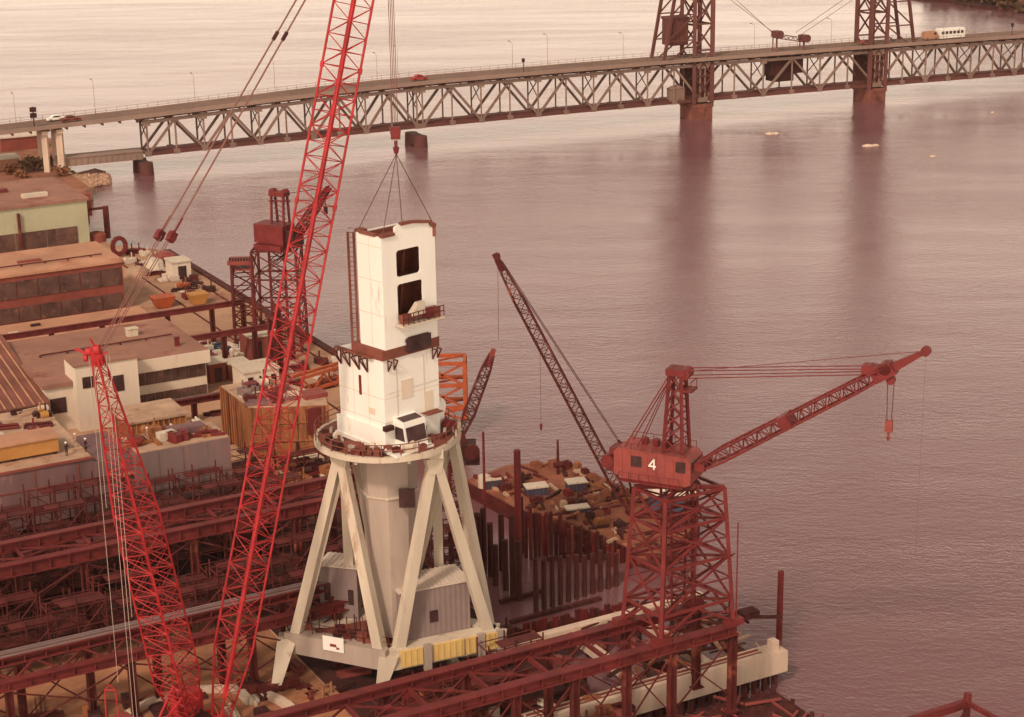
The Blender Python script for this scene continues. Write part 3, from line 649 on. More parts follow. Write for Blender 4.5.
    q_ = MB(); zl = wz(415, 349.5); q_.obb(V((fu.x, fu.y, zb))+e1*(X2+X3)/2-e2*.17+ZZ*(zl+h3[3])/2, e1, e2, ZZ, (X3-X2)/2, .03, (h3[3]-zl)/2); q_.obb(V((fu.x, fu.y, zb))+e1*(X2+X3)/2-e2*.17+ZZ*(zl+h3[3])/2, e1, e2, ZZ, (X3-X2)/2-.3, .035, (h3[3]-zl)/2+.12); q_.build('opening_shade_panel', 'window', r)  # dark boxes proud of the wall, standing in for the opening's shaded recess
    # raised head over the openings
    xa, xb = wx(396.5), wx(431.5); o = V((fu.x, fu.y, zt)); gz = zat(fu+e1*(xa+xb)/2, 222)-zt
    gb = [(xa, 0), (xa, gz*.8), (xa+.5, gz), (xa+2.0, gz*1.0), (xb-.2, gz*.62), (xb, 0)]
    pts = [o+e1*x+ZZ*z for x, z in gb]; nn = len(pts); m.add(pts+[p+e2*.22 for p in pts], [tuple(range(nn)), tuple(range(nn, 2*nn))]+[(i, (i+1) % nn, nn+(i+1) % nn, nn+i) for i in range(nn)])
    m.obb(V((fu.x, fu.y, zb))+e2*D1/2+ZZ*Hh/2+e1*.1, e1, e2, ZZ, .1, D1/2-.2, Hh/2)                 # left face
    m.obb(V((fu.x, fu.y, zb))+e2*D1/2+ZZ*Hh/2+e1*(W1-.1), e1, e2, ZZ, .1, D1/2-.2, Hh/2)
    m.obb(V((fu.x, fu.y, zb))+e2*(D1-.1)+ZZ*Hh/2+e1*W1/2, e1, e2, ZZ, W1/2, .1, Hh/2)
    m.build('upper_house', 'white', r)
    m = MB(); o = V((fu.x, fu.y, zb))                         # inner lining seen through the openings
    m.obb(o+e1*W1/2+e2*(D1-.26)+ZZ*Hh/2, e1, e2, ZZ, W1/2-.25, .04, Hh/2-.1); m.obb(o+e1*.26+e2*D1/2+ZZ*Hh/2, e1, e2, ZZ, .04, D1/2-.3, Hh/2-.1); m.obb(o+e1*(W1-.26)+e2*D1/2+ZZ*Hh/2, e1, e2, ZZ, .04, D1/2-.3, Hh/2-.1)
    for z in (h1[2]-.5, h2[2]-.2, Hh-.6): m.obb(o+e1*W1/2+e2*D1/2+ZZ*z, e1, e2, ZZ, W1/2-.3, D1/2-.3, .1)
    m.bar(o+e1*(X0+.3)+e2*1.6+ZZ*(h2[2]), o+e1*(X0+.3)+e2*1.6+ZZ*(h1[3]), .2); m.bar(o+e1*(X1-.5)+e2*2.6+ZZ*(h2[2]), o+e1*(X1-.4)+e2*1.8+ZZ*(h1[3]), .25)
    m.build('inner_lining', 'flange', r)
    m = MB(); tp = o+ZZ*(Hh+.12)                              # dark lips along the top edges
    m.bar(tp+e2*.8+e1*.05, tp+e2*(D1-.5)+e1*.05, .35, .26); m.bar(tp-e1*.05, tp+e1*(xa-.15), .4, .28); m.bar(tp+e1*.05+e2*(D1-.1), tp+e1*.9+e2*(D1-.1), .8, .3)
    m.bar(o+e1*(xa+.6)+ZZ*(Hh+gz+.06), o+e1*(xa+2.0)+ZZ*(Hh+gz+.06), .4, .26); m.bar(o+e1*(xa+2.0)+ZZ*(Hh+gz+.06), o+e1*(xb)+ZZ*(Hh+gz*.62+.04), .4, .26); m.bar(o+e1*xb+ZZ*(Hh+gz*.5), o+e1*(W1)+ZZ*(Hh+.1), .5, .36)
    m.bar(o+e1*(W1-.05)+ZZ*(Hh-.9), o+e1*(W1-.05)+ZZ*(Hh+.15), .3, .3)
    m.build('top_flange', 'flange', r)
    # balcony with machinery at the second opening
    bz_ = h2[2]; m = MB(); m.obb(o+e1*(X0+2.0)-e2*.65+ZZ*(bz_-.1), e1, e2, ZZ, 2.5, .65, .09); m.build('balcony_floor', 'cream', r)
    m = MB()
    for kk in range(9):
        p = o+e1*(X0-.45+kk*.61)-e2*1.25+ZZ*bz_; m.tube(p, p+ZZ*1.05, .05, n=5)
    for dz in (.55, 1.05): m.tube(o+e1*(X0-.5)-e2*1.25+ZZ*(bz_+dz), o+e1*(X0+4.5)-e2*1.25+ZZ*(bz_+dz), .05, n=5)
    m.build('balcony_railing', 'steel', r)
    m = MB(); m.tube(o+e1*(X0+2.6)-e2*.6+ZZ*(bz_+.5), o+e1*(X0+3.4)-e2*.6+ZZ*(bz_+.5), .5, n=14); m.build('balcony_winch', 'craned', r); m = MB(); m.obb(o+e1*(X0+3.9)-e2*.6+ZZ*(bz_+.45), e1, e2, ZZ, .35, .4, .45); m.build('balcony_locker', 'flange', r); m = MB(); m.obb(o+e1*(X0+.4)-e2*.5+ZZ*(bz_+.4), e1, e2, ZZ, .5, .3, .4); m.build('balcony_locker', 'flange', r)
    m = MB(); m.taper(o+e1*(X0+1.7)-e2*.5+ZZ*(bz_+.6), (.8, .4), o+e1*(X0+2.2)-e2*.5+ZZ*(bz_+1.7), (.4, .25), e1, e2); m.build('balcony_hood', 'cream', r)
    # ladder column on the left
    m = MB(); lp_ = [onp(px, 290, fu+e2*4.6, V((1, 0, 0))) for px in (350.2, 356)]
    for p in lp_: m.bar(V((p.x, p.y, z1-.3)), V((p.x, p.y, zat(V((p.x, p.y, 0)), 232))), .22)
    zz = z1
    while zz < zt+.4: m.bar(V((lp_[0].x, lp_[0].y, zz)), V((lp_[1].x, lp_[1].y, zz)), .045); zz += .45
    m.build('ladder_tower', 'flange', r)
    # cab
    cb = V((fc.x, fc.y, zd+.1))+e1*.9; m = MB(); cw, cdp, chh = 2.6, 1.9, 2.6
    def Q(x, y, z): return cb+e1*x-e2*y+ZZ*z
    m.add([Q(0, 0, 0), Q(0, cdp, 0), Q(cw, cdp, 0), Q(cw, 0, 0), Q(0, 0, chh+.3), Q(0, cdp*.8, chh), Q(cw, cdp*.8, chh), Q(cw, 0, chh+.3)], [(0, 1, 2, 3), (4, 5, 6, 7), (0, 1, 5, 4), (1, 2, 6, 5), (2, 3, 7, 6), (3, 0, 4, 7)])
    m.obb(Q(cw/2-.6, cdp/2+.1, -.05), e1, e2, ZZ, cw/2+1.0, cdp/2+.35, .14); cab = m.build('operator_cab', 'white', r)
    m = MB(); m.add([Q(.15, cdp+.02, .75), Q(cw-.15, cdp+.02, .75), Q(cw-.15, cdp*.84+.02, 2.15), Q(.15, cdp*.84+.02, 2.15)], [(0, 1, 2, 3)]); m.add([Q(.15, cdp*.7, chh+.08), Q(cw-.15, cdp*.7, chh+.08), Q(cw-.15, cdp*.2, chh+.27), Q(.15, cdp*.2, chh+.27)], [(0, 1, 2, 3)])
    m.add([Q(-.02, .3, .85), Q(-.02, cdp*.88, .85), Q(-.02, cdp*.76, 2.1), Q(-.02, .3, 2.1)], [(0, 1, 2, 3)]); o_ = m.build('cab_window', 'window', cab)
    m = MB(); m.obb(Q(-1.0, cdp*.3, 2.2), e1, e2, ZZ, .5, .25, .22); m.build('floodlight', 'black', r)
    m = MB(); m.obb(Q(cw+.15, cdp*.6, .8), e1, e2, ZZ, .14, .3, .9); m.build('control_box', 'black', r)
    m = MB(); m.obb(fc+e2*S1*.28-e1*.03+ZZ*(zd+3.4), e2, e1, ZZ, .45, .03, .3); m.build('vent_grille', 'offwhite', r)
    m = MB(); m.obb(fc+e1*5.3-e2*.03+ZZ*(zd+3.6), e1, e2, ZZ, .5, .03, .95); m.build('access_door', 'offwhite', r)
    m = MB(); m.obb(fc+e1*5.3-e2*.55+ZZ*(zd+2.55), e1, e2, ZZ, .9, .5, .05)
    m.build('door_landing', 'flange', r)
    # winch hump on the right side
    m = MB(); p = fc+e1*(S1+.6)+e2*1.5+ZZ*(zd+2.2); m.tube(p-e2*.6, p+e2*.8, 1.0, n=18); m.obb(p-ZZ*1.3, e1, e2, ZZ, .6, .8, 1.0); m.build('winch_housing', 'white', r)
    m = MB(); p2 = fc+e1*(S1+1.0)-e2*.2+ZZ*(zd+.6); m.tube(p2-e2*.5, p2+e2*.5, .6, n=14); m.build('winch_drum', 'craned', r)
    # central column
    m = MB(); n8 = 8; cb_ = V((TC.x+.25, TC.y, 0))
    m.tube(V((cb_.x, cb_.y, 8.0)), V((cb_.x, cb_.y, zp)), 2.3, 2.8, n8); m.build('column', 'colgrey', r)
    m = MB()
    m.tube(V((cb_.x, cb_.y, zp-5.2)), V((cb_.x, cb_.y, zp-4.95)), 2.82, 2.82, n8)
    m.build('column_band', 'cream', r)
    pw = onp(407, 498, cb_-V((0, 2.95, 0)), V((1, 0, 0))); m = MB(); m.obb(pw, V((1, 0, 0)), V((0, 1, 0)), ZZ, .75, .35, .85); m.build('column_window', 'window', r)
    # portal legs
    mid = lambda a, b, k: TB[a].lerp(TB[b], k)
    zn = zp-.2
    nl = onp(341, 470, TC+V((0, -2.6, 0)), V((1, 0, 0))); nr = onp(434, 474, TC+V((0, -3.6, 0)), V((1, 0, 0))); brn = onp(452, 463, TC+V((0, 3.2, 0)), V((1, 0, 0))); bln = onp(352, 460, TC+V((0, 4.2, 0)), V((1, 0, 0)))
    nodes = {'nl': (nl, 'L', 'F'), 'nr': (nr, 'F', 'R'), 'br': (brn, 'R', 'K'), 'bl': (bln, 'K', 'L')}
    for k, (p, a, b) in nodes.items():
        p = V((p.x, p.y, zn)); cN = V((c.x, c.y, 0)); 
        for q in (a, b):
            g = V((TB[q].x, TB[q].y, 7.4)); other = TB[b if q == a else a]; dirn = (V((other.x, other.y, 0))-V((g.x, g.y, 0))).normalized()
            g2 = g+dirn*.9; m = MB(); ax = dirn; ay = V((-dirn.y, dirn.x, 0))
            m.taper(g2, (.54, .52), p+ (g2-p).normalized()*.2, (.42, .42), ax, ay); m.build('portal_leg', 'cream', r)
        m = MB(); m.obb(p+ZZ*.1, V((1, 0, 0)), V((0, 1, 0)), ZZ, .95, .6, .45); m.taper(p-ZZ*2.0, (.6, .4), p-ZZ*.4, (.9, .5), (TB[b]-TB[a]).normalized(), V((-(TB[b]-TB[a]).y, (TB[b]-TB[a]).x, 0)).normalized()); m.build('leg_node', 'cream', r)
    # vertical struts at the back
    for px, P0 in ((346, TC+V((0, 3.0, 0))), (437, TC+V((0, 4.4, 0)))):
        a = onp(px, 500, P0, V((1, 0, 0))); m = MB(); m.bar(V((a.x, a.y, 7.6)), V((a.x, a.y, zp)), .9, .9); m.build('back_post', 'cream', r)
    # portal box beams
    for a, b, mm_ in (('L', 'F', 'colgrey'), ('F', 'R', 'cream'), ('R', 'K', 'cream'), ('K', 'L', 'cream')):
        m = MB(); m.bar(TB[a]-ZZ*.55, TB[b]-ZZ*.55, 1.5, 2.1); m.build('portal_beam', mm_, r)
    MB().prism([TB['L'].lerp(TB['R'], .04), TB['F'].lerp(TB['K'], .04), TB['R'].lerp(TB['L'], .04), TB['K'].lerp(TB['F'], .04)], 7.3, 7.72).build('portal_deck', 'flange', r)
    fr = (TB['R']-TB['F']); fl = fr.length; fr = fr.normalized(); fn = V((fr.y, -fr.x, 0))
    for x0, x1 in ((.9, 3.1), (4.3, 7.4), (7.6, 8.9), (9.7, 12.0)):
        if x1 > fl: x1 = fl-.3
        m = MB(); m.obb(TB['F']+fr*(x0+x1)/2+fn*.86-ZZ*.5, fr, fn, ZZ, (x1-x0)/2, .12, .85)
        kk = x0+.3
        while kk < x1: m.obb(TB['F']+fr*kk+fn*1.0-ZZ*.5, fr, fn, ZZ, .06, .04, .84); kk += .62
        m.build('beam_panel', 'yellow', r)
    for x0 in (3.6, 9.2, 12.3): m = MB(); m.obb(TB['F']+fr*min(x0, fl)+fn*.9-ZZ*.8, fr, fn, ZZ, .38, .2, 1.35); m.build('beam_stiffener', 'colgrey', r)
    lf = (TB['F']-TB['L']); ll = lf.length; lf.normalize(); ln = V((lf.y, -lf.x, 0))
    m = MB(); m.obb(TB['L']+lf*ll*.50+ln*.85+ZZ*.3, lf, ln, ZZ, 1.15, .06, .75); sg = m.build('sign_board', 'white', r)
    m = MB(); m.obb(TB['L']+lf*ll*.50+ln*.93+ZZ*.2, lf, ln, ZZ, .35, .02, .14); m.obb(TB['L']+lf*(ll*.50+.5)+ln*.93-ZZ*.05, lf, ln, ZZ, .16, .02, .1); m.build('sign_mark', 'redpale', sg)
    # feet
    for q, px, py in (('L', 277, 689), ('F', 381, 694), ('R', 502, 652), ('K', None, None)):
        t_ = V((TB[q].x, TB[q].y, 7.35))
        zg = 3.9
        if px: g = at(px, py-6, zg)
        else: g = V((t_.x, t_.y, zg))
        if q == 'R': g = V((t_.x+.4, t_.y, zg))
        m = MB(); m.taper(g, (.5, .5), t_, (.95, .85), V((1, 0, 0)), V((0, 1, 0))); m.build('portal_foot', 'cream', r)
        m = MB(); m.obb(g-ZZ*.2, UA, VB, ZZ, 2.2, .5, .35)
        for k in (-1.5, -.5, .5, 1.5): m.tube(g+UA*k-VB*.25-ZZ*.5, g+UA*k+VB*.25-ZZ*.5, .38, n=12)
        m.build('wheel_bogie', 'steel', r)
    # machinery houses standing on the portal deck
    def house(nm, p, d1, d2, a, b, h, win, lab):
        hh = MB(); p = V((p.x, p.y, 0))
        hh.prism([p, p+d1*a, p+d1*a+d2*b, p+d2*b], 7.74, 7.74+h); w_ = hh.build('machinery_house', 'housegrey', r); w_['label'] = lab
        m = MB(); q = [p-d1*.15-d2*.15, p+d1*(a+.15)-d2*.15, p+d1*(a+.15)+d2*(b+.15), p+d2*(b+.15)-d1*.15]; m.prism(q, 7.743+h, 7.86+h)
        kk = .2
        while kk < a: m.bar(p+d1*kk-d2*.16+ZZ*(7.88+h), p+d1*kk+d2*(b+.16)+ZZ*(7.88+h), .16, .1); kk += .5
        m.build('house_roof', 'roofw', w_)
        for (s_, x, z, ww, hh_) in win:
            m = MB()
            if s_ == 0: m.obb(p+d1*x-d2*.03+ZZ*(7.74+z), d1, d2, ZZ, ww, .05, hh_)
            else: m.obb(p+d2*x-d1*.03+ZZ*(7.74+z), d2, d1, ZZ, ww, .05, hh_)
            m.build('house_window', 'window', w_)
    k_in = V((-fr.y, fr.x, 0))
    house('a', TB['F']+fr*1.6+k_in*.8, fr, k_in, 7.2, 4.0, 5.3, [(0, 3.4, 2.3, .42, .6)], 'wide grey corrugated machinery house at the right')
    hp = at(321, 618, 7.74); hd = V((.96, -.26, 0)); hd.normalize(); hn = V((-hd.y, hd.x, 0))
    house('b', V((hp.x, hp.y, 0)), hd, hn, 4.0, 3.0, 5.7, [(0, .85, 3.0, .33, .95), (0, 3.3, 2.6, .28, .8)], 'narrow grey machinery house behind the left legs')
    # clutter on portal deck
    random.seed(9)
    for k in range(14):
        q = TB['L'].lerp(TB['F'], random.uniform(.1, .9))+V((0, random.uniform(.4, 2.0), 0)); m = MB(); q.z = 7.74; s_ = random.uniform(.2, .55)
        m.obb(q+ZZ*s_, V((1, 0, 0)), V((0, 1, 0)), ZZ, s_*1.2, s_*.7, s_); m.tube(q+ZZ*2*s_, q+ZZ*(2.2+s_), .06, n=5)
        m.build('deck_fitting', ['steel', 'black', 'flange'][k % 3], r)
    m = MB(); a = TB['F']+ZZ*.3; 
    for q in (('L', 'F'),):
        A_, B_ = TB[q[0]]+ZZ*.5, TB[q[1]]+ZZ*.5
        for dz in (.6, 1.1): m.tube(A_+ZZ*dz, B_+ZZ*dz, .035, n=4)
        for k in range(9): p = A_.lerp(B_, k/8); m.tube(p, p+ZZ*1.1, .04, n=4)
    m.build('deck_railing', 'steel', r)
    # slings (belong to the lift)
    sr = thing('sling_set', 'four wire slings from the red hook to the white block top', 'slings', HOOK-ZZ*1.9)
    for x, y in ((onp(357.5, 231, fu+e2*D1, V((1, 0, 0))), 0), (o+ZZ*(Hh+.2)+e1*.2, 0), (o+e1*(xa+.9)+ZZ*(Hh+gz+.1), 0), (o+e1*(W1-.1)+ZZ*(Hh+.2), 0)):
        m = MB(); m.tube(HOOK-ZZ*1.9, x, .04, n=5); m.build('sling', 'wired', sr)
    return zp
ZP = white_crane()
# ------------------------------------------------------------------ runways (girders on posts)
def runway(label, u0, u1, v, z, posts, w=1.0, h=1.1, group='crane runway girders', foot=3.0, rail=False, brace=True, m_='girder', zlow=None):
    r = thing('runway_girder', label, 'crane runway', U((u0+u1)/2, v, foot), group)
    m = MB(); m.g(u0, u1, v-w/2, v+w/2, z-.12, z); m.g(u0, u1, v-w/2, v+w/2, z-h, z-h+.12); m.g(u0, u1, v-.08, v+.08, z-h+.1, z-.1)
    k = u0+.5
    while k < u1: m.g(k-.04, k+.04, v-w/2+.05, v+w/2-.05, z-h+.1, z-.1); k += 2.0
    m.build('girder', m_, r)
    if rail: m = MB(); m.g(u0, u1, v-.12, v+.12, z+.004, z+.16); m.build('rail', 'hull', r)
    for pu in posts:
        m = MB(); m.g(pu-.32, pu+.32, v-.06, v+.06, foot, z-h+.01); m.g(pu-.36, pu-.26, v-.32, v+.32, foot, z-h); m.g(pu+.26, pu+.36, v-.32, v+.32, foot, z-h); m.g(pu-.6, pu+.6, v-.55, v+.55, foot, foot+.15); m.build('post', 'steel', r)
    if brace:
        m = MB()
        for a, b in zip(posts, posts[1:]): m.bar(U(a, v, foot+1.5), U(b, v, z-h-.3), .13); m.bar(U(b, v, foot+1.5), U(a, v, z-h-.3), .13)
        if m.v: m.build('bracing', 'steel', r)
    return r
def xbrace(u0, u1, va, vb, z, label, step=6.0):
    r = thing('lateral_bracing', label, 'bracing', U((u0+u1)/2, (va+vb)/2, z), 'cross bracing between the runway girders')
    m = MB(); u = u0
    while u < u1-1:
        m.bar(U(u, va, z), U(u+step, vb, z), .17); m.bar(U(u, vb, z), U(u+step, va, z), .17); m.bar(U(u, va, z), U(u, vb, z), .28, .4)
        m.obb(U(u+step/2, (va+vb)/2, z), UA, VB, ZZ, .35, .35, .13); u += step
    m.build('brace', 'girder', r)
VN, VF = 124.6, 130.2
runway('near long dark red runway girder on posts in front of crane number four', 44, 91.6, VN, 12, [50, 56, 62, 68, 74, 79.5, 84.4, 91.2], w=1.0, h=1.05)
runway('long dark red runway girder between the white crane and the near girder', 44, 91.8, VF, 12, [50, 58, 66, 74.5, 83, 91.0], w=1.0, h=.9)
xbrace(48, 90, VN+.6, VF-.6, 11.3, 'dark red cross bracing between the two girders under crane number four')
runway('thick dark girder carrying pale rails at the left, behind the red boom feet', 6, 69, 154.2, 11.6, [16, 24.5, 32, 38.5, 45, 51.5, 58, 64], w=1.6, h=.9, rail=True)
runway('dark red girder at the left just below and in front of the railed girder', 6, 66, 152.4, 9.9, [20, 30.5, 42, 54, 63], w=.9, h=1.0)
r = thing('lateral_bracing', 'zigzag bracing under the pale railed girder at the left', 'bracing', U(38, 153.4, 10), 'cross bracing between the runway girders')
m = MB(); k = 7
while k < 65: m.bar(U(k, 153.6, 10.8), U(k+2.2, 152.7, 9.6), .2); m.bar(U(k+2.2, 152.7, 9.6), U(k+4.4, 153.6, 10.8), .2); k += 4.4
m.build('brace', 'girder', r)
runway('upper long dark red girder in front of the grey hull wall', 8, 82, 178.6, 12.6, [14, 26, 38, 50, 62, 74], w=.9, h=1.2)
runway('lower long dark red girder beneath the grey hull wall', 8, 82, 174.6, 11.8, [20, 32, 44, 56, 68, 80], w=1.0, h=1.4)
xbrace(10, 80, 175.2, 178.1, 11.8, 'crossed steel braces between the two girders below the grey hull', 7.)
# extra thin pale rails on the left runway
m = MB(); m.g(6, 69, 153.5, 153.75, 11.61, 11.72); m.g(6, 69, 154.55, 154.8, 11.61, 11.72)
single(m, 'crane_rail', 'hull', 'twin pale rails on top of the thick left runway girder', 'crane rail', U(40, 154, 11.6))
# inner shed-side runway beams (thin red beams across the yard)
runway('slim red crane runway beam crossing the wharf behind the office', 34, 97.6, 268.4, 9.6, [66, 74, 84.6, 92, 97.3], w=.5, h=.9, group='red beams over the wharf', rail=False, brace=False)
runway('slim red runway beam between the office roof and the wharf crane', 79, 100, 253.4, 9.3, [82, 88.5, 93.5, 99.6], w=.5, h=.9, group='red beams over the wharf', rail=False, brace=False)
runway('rusty runway beam in front of the white office building', 68, 92, 232, 6.8, [70, 76, 84, 91], w=1.0, h=.9, group='red beams over the wharf', rail=True, brace=False)
for (pu, pv, zt_, lb) in ((92.6, 244, 13, 'tall dark steel post by the small white shed'), (95.2, 247.5, 13.5, 'tall dark steel post nearest the river behind the white shed')):
    m = MB(); m.g(pu-.35, pu+.35, pv-.06, pv+.06, 3, zt_); m.g(pu-.4, pu-.3, pv-.35, pv+.35, 3, zt_); m.g(pu+.3, pu+.4, pv-.35, pv+.35, 3, zt_); m.g(pu-.8, pu+.8, pv-.6, pv+.6, 3, 3.2); m.bar(U(pu, pv-1.6, zt_), U(pu, pv+1.6, zt_), .4)
    single(m, 'steel_post', 'steel', lb, 'post', U(pu, pv, 3), 'steel posts on the wharf')
# ------------------------------------------------------------------ crane number four
def crane4():
    c = U(87.8, 128, 12); r = thing('level_luffing_crane', 'red crane numbered 4 on a lattice portal at the river end', 'crane', c)
    bz0 = 12.2; T = zat(U(91.4, 127), 480)
    B0 = [U(82.6, VF, bz0), U(83.2, VN, bz0), U(91.3, VN+.1, bz0), U(90.6, VF, bz0)]
    mid = sum(B0, V((0, 0, 0)))/4
    T0 = [V((mid.x+(p.x-mid.x)*.80, mid.y+(p.y-mid.y)*.80, T)) for p in B0]
    lv = [0, .17, .5, .78, 1]
    pt = lambda i, t: B0[i].lerp(T0[i], t)
    for i in range(4): m = MB(); m.bar(pt(i, 0), pt(i, 1), .36, .36); m.obb(pt(i, 0)-ZZ*.02, UA, VB, ZZ, .9, .45, .3); m.build('portal_leg', 'craned', r)
    m = MB()
    for i in range(4):
        j = (i+1) % 4
        for a, b in zip(lv, lv[1:]):
            m.bar(pt(i, b), pt(j, b), .24)
            if a == 0: m.bar(pt(i, a), pt(i, b).lerp(pt(j, b), .5), .2); m.bar(pt(j, a), pt(i, b).lerp(pt(j, b), .5), .2)
            else: m.bar(pt(i, a), pt(j, b), .17); m.bar(pt(j, a), pt(i, b), .17)
            h_ = (a+b)/2; m.bar(pt(i, h_), pt(j, h_), .12)
    for a in lv[1:]:
        m.bar(pt(0, a), pt(2, a), .2); m.bar(pt(1, a), pt(3, a), .2)
    m.build('portal_bracing', 'craned', r)
    # inner king post lattice
    m = MB(); k0 = V((mid.x, mid.y, bz0+1.5)); k1 = V((mid.x, mid.y, T+.6))
    lattice(m, k0, k1, V((1, .3, 0)), [(0, 1.05, 1.05), (1, 1.3, 1.3)], 9, .13, .07); m.build('king_post', 'craned', r)
    m = MB(); m.tube(V((mid.x, mid.y, T+.3)), V((mid.x, mid.y, T+.75)), 1.7, 1.6, 20); m.build('slewing_ring', 'steel', r)
    for i in range(4): m = MB(); m.bar(T0[i]+ZZ*.1, k1-ZZ*.5, .35); m.build('top_beam', 'craned', r)
    # slewing part: vertical plane through the centre along d
    d = V((math.cos(math.radians(-25)), math.sin(math.radians(-25)), 0)); s = V((-d.y, d.x, 0)); K = V((mid.x, mid.y, 0))
    f = lambda px, py: onp(px, py, K, d)
    zf = T+.5; hc = f(659, 455)
    x0 = (f(617, 452)-K).dot(d)+.35; x1 = (f(704, 470)-K).dot(d)-.7; hh = 3.0; wd = 1.7
    def Q(x, y, z): return K+d*x+s*y+ZZ*z
    zb_ = zf+.25
    m = MB(); pr = [(x0, zb_+.5), (x0+1.2, zb_), (x1-.6, zb_), (x1, zb_+.3), (x1, zb_+hh-.7), (x1-.5, zb_+hh-.2), (x0+.5, zb_+hh), (x0, zb_+hh-.4)]
    n = len(pr); m.add([Q(x, -wd, z) for x, z in pr]+[Q(x, wd, z) for x, z in pr], [tuple(range(n)), tuple(range(n, 2*n))]+[(i, (i+1) % n, n+(i+1) % n, n+i) for i in range(n)])
    hs_ = m.build('machinery_house', 'redpale', r)
    m = MB(); 
    for k in range(1, 9): x = x0+(x1-x0)*k/9; m.obb(Q(x, -wd-.015, zb_+1.5), d, s, ZZ, .035, .03, 1.4)
    m.build('wall_rib', 'redpale', hs_)
    for x in (x0+2.3, x0+3.4, x0+4.5): m = MB(); m.tube(Q(x, .3, zb_+hh-.1), Q(x, .3, zb_+hh+.55), .3, .38, 10); m.build('roof_vent', 'craned', hs_)
    for xx, ww in ((x0+2.2, .5), (x1-.95, .45)): m = MB(); m.obb(Q(xx, -wd-.03, zb_+1.9), d, s, ZZ, ww, .05, .5); m.build('window', 'window', hs_)
    m = MB(); m.obb(Q(x1+.02, -.9, zb_+1.9), s, d, ZZ, .5, .05, .5); m.build('window', 'window', hs_)
    # numeral 4 on the side
    g = Q((x0+x1)/2+.05, -wd-.05, zb_+1.35); m = MB()
    m.bar(g+d*.32+ZZ*.0-d*0, g+d*.32+ZZ*1.25-d*0, .05, .2, up=s) if False else None
    def stroke(a, b, wdt=.17):
        A_ = g+d*a[0]+ZZ*a[1]; B_ = g+d*b[0]+ZZ*b[1]; ax = (B_-A_).normalized(); ay = ax.cross(s); m.obb((A_+B_)/2, ax, s, ay, (B_-A_).length/2, .02, wdt/2)
    stroke((.18, -.0), (.18, 1.0), .13); stroke((.18, .97), (-.3, .32), .13); stroke((-.35, .3), (.38, .3), .13)
    m.build('number_marking', 'white', hs_)
    m = MB()
    for y in (-wd+.1, wd-.1):
        m.tube(Q(x0+.6, y, zb_+hh+.55), Q(x1-.6, y, zb_+hh+.4), .03, n=4)
        for k in range(7): xx = x0+.6+(x1-x0-1.2)*k/6; m.tube(Q(xx, y, zb_+hh-.3), Q(xx, y, zb_+hh+.5), .03, n=4)
    m.build('roof_handrail', 'craned', hs_)
    m = MB(); m.obb(Q((x0+x1)/2, -wd-.3, zb_+.05), d, s, ZZ, (x1-x0)/2-.6, .3, .05); m.tube(Q(x0+.7, -wd-.55, zb_+.9), Q(x1-.9, -wd-.55, zb_+.9), .03, n=4)
    for k in range(7): xx = x0+.7+(x1-x0-1.6)*k/6; m.tube(Q(xx, -wd-.55, zb_+.05), Q(xx, -wd-.55, zb_+.9), .03, n=4)
    m.build('side_walkway', 'craned', r)
    # counterweight / drum end
    m = MB(); p = Q(x0-.9, 0, zb_+1.2); m.tube(p-s*1.1, p+s*1.1, .65, n=16); m.obb(Q(x0-.4, 0, zb_+1.0), d, s, ZZ, .6, 1.0, .6); m.obb(Q(x0-.3, 0, zb_+2.2), d, s, ZZ, .5, .8, .3); m.build('counterweight_drum', 'craned', r)
    # A frame
    tp = f(678, 372)
    m = MB(); bx_ = (f(667, 442)-K).dot(d); bx2 = (f(686, 442)-K).dot(d); zr = zb_+hh-.1
    for y in (-1.0, 1.0):
        m.bar(Q(bx_, y, zr), tp+s*y*.6-d*.6, .26); m.bar(Q(bx2, y, zr), tp+s*y*.6+d*.5, .26)
        for k in range(6):
            a, b = k/6, (k+1)/6; A_, B_ = Q(bx_, y, zr), Q(bx2, y, zr); C_, D_ = tp+s*y*.6-d*.6, tp+s*y*.6+d*.5
            m.bar(A_.lerp(C_, a), B_.lerp(D_, b), .11); m.bar(B_.lerp(D_, a), A_.lerp(C_, b), .11)
    for k in range(7): 
        a = k/7; m.bar(Q(bx_, -1, zr).lerp(tp-s*.6-d*.6, a), Q(bx_, 1, zr).lerp(tp+s*.6-d*.6, min(1, a+.14)), .1)
    m.build('a_frame', 'craned', r)
    m = MB(); m.obb(tp+ZZ*.1, d, s, ZZ, .9, .8, .3); m.tube(tp+d*.8-s*.7, tp+d*.8+s*.7, .5, n=14); m.tube(tp-d*.5-s*.6, tp-d*.5+s*.6, .45, n=14); m.obb(tp+d*.8-ZZ*1.5, d, s, ZZ, .8, .8, .08)
    for y in (-.8, .8): m.bar(tp+d*1.5+s*y-ZZ*1.5, tp+d*1.5+s*y-ZZ*.6, .07)
    m.bar(tp+d*1.5-s*.8-ZZ*.6, tp+d*1.5+s*.8-ZZ*.6, .07); m.build('mast_head', 'craned', r)
    m = MB()
    for y in (-.7, .7): m.tube(tp-d*.5+s*y, Q(x0+.8, y*1.5, zr), .06, n=5); m.tube(tp-d*.4+s*y*.4, Q(x0+1.9, y, zr), .05, n=5)
    m.build('backstay', 'craned', r)
    # boom
    b0 = f(703, 464); b1 = f(886, 371); b2 = f(926, 351)
    ch = MB(); lattice(ch, b0, b1, s, [(0, .9, .35), (.12, .95, .55), (.85, .62, .5), (1, .5, .35)], 26, .11, .055); ch.build('boom', 'craned', r)
    m = MB(); m.obb(b0, d, s, ZZ, .5, 1.1, .35); m.build('boom_heel', 'craned', r)
    m = MB(); q = f(787, 421); a_ = (b1-b0).normalized(); m.obb(q, a_, s, a_.cross(s), .5, .95, .65); m.build('boom_splice', 'craned', r)
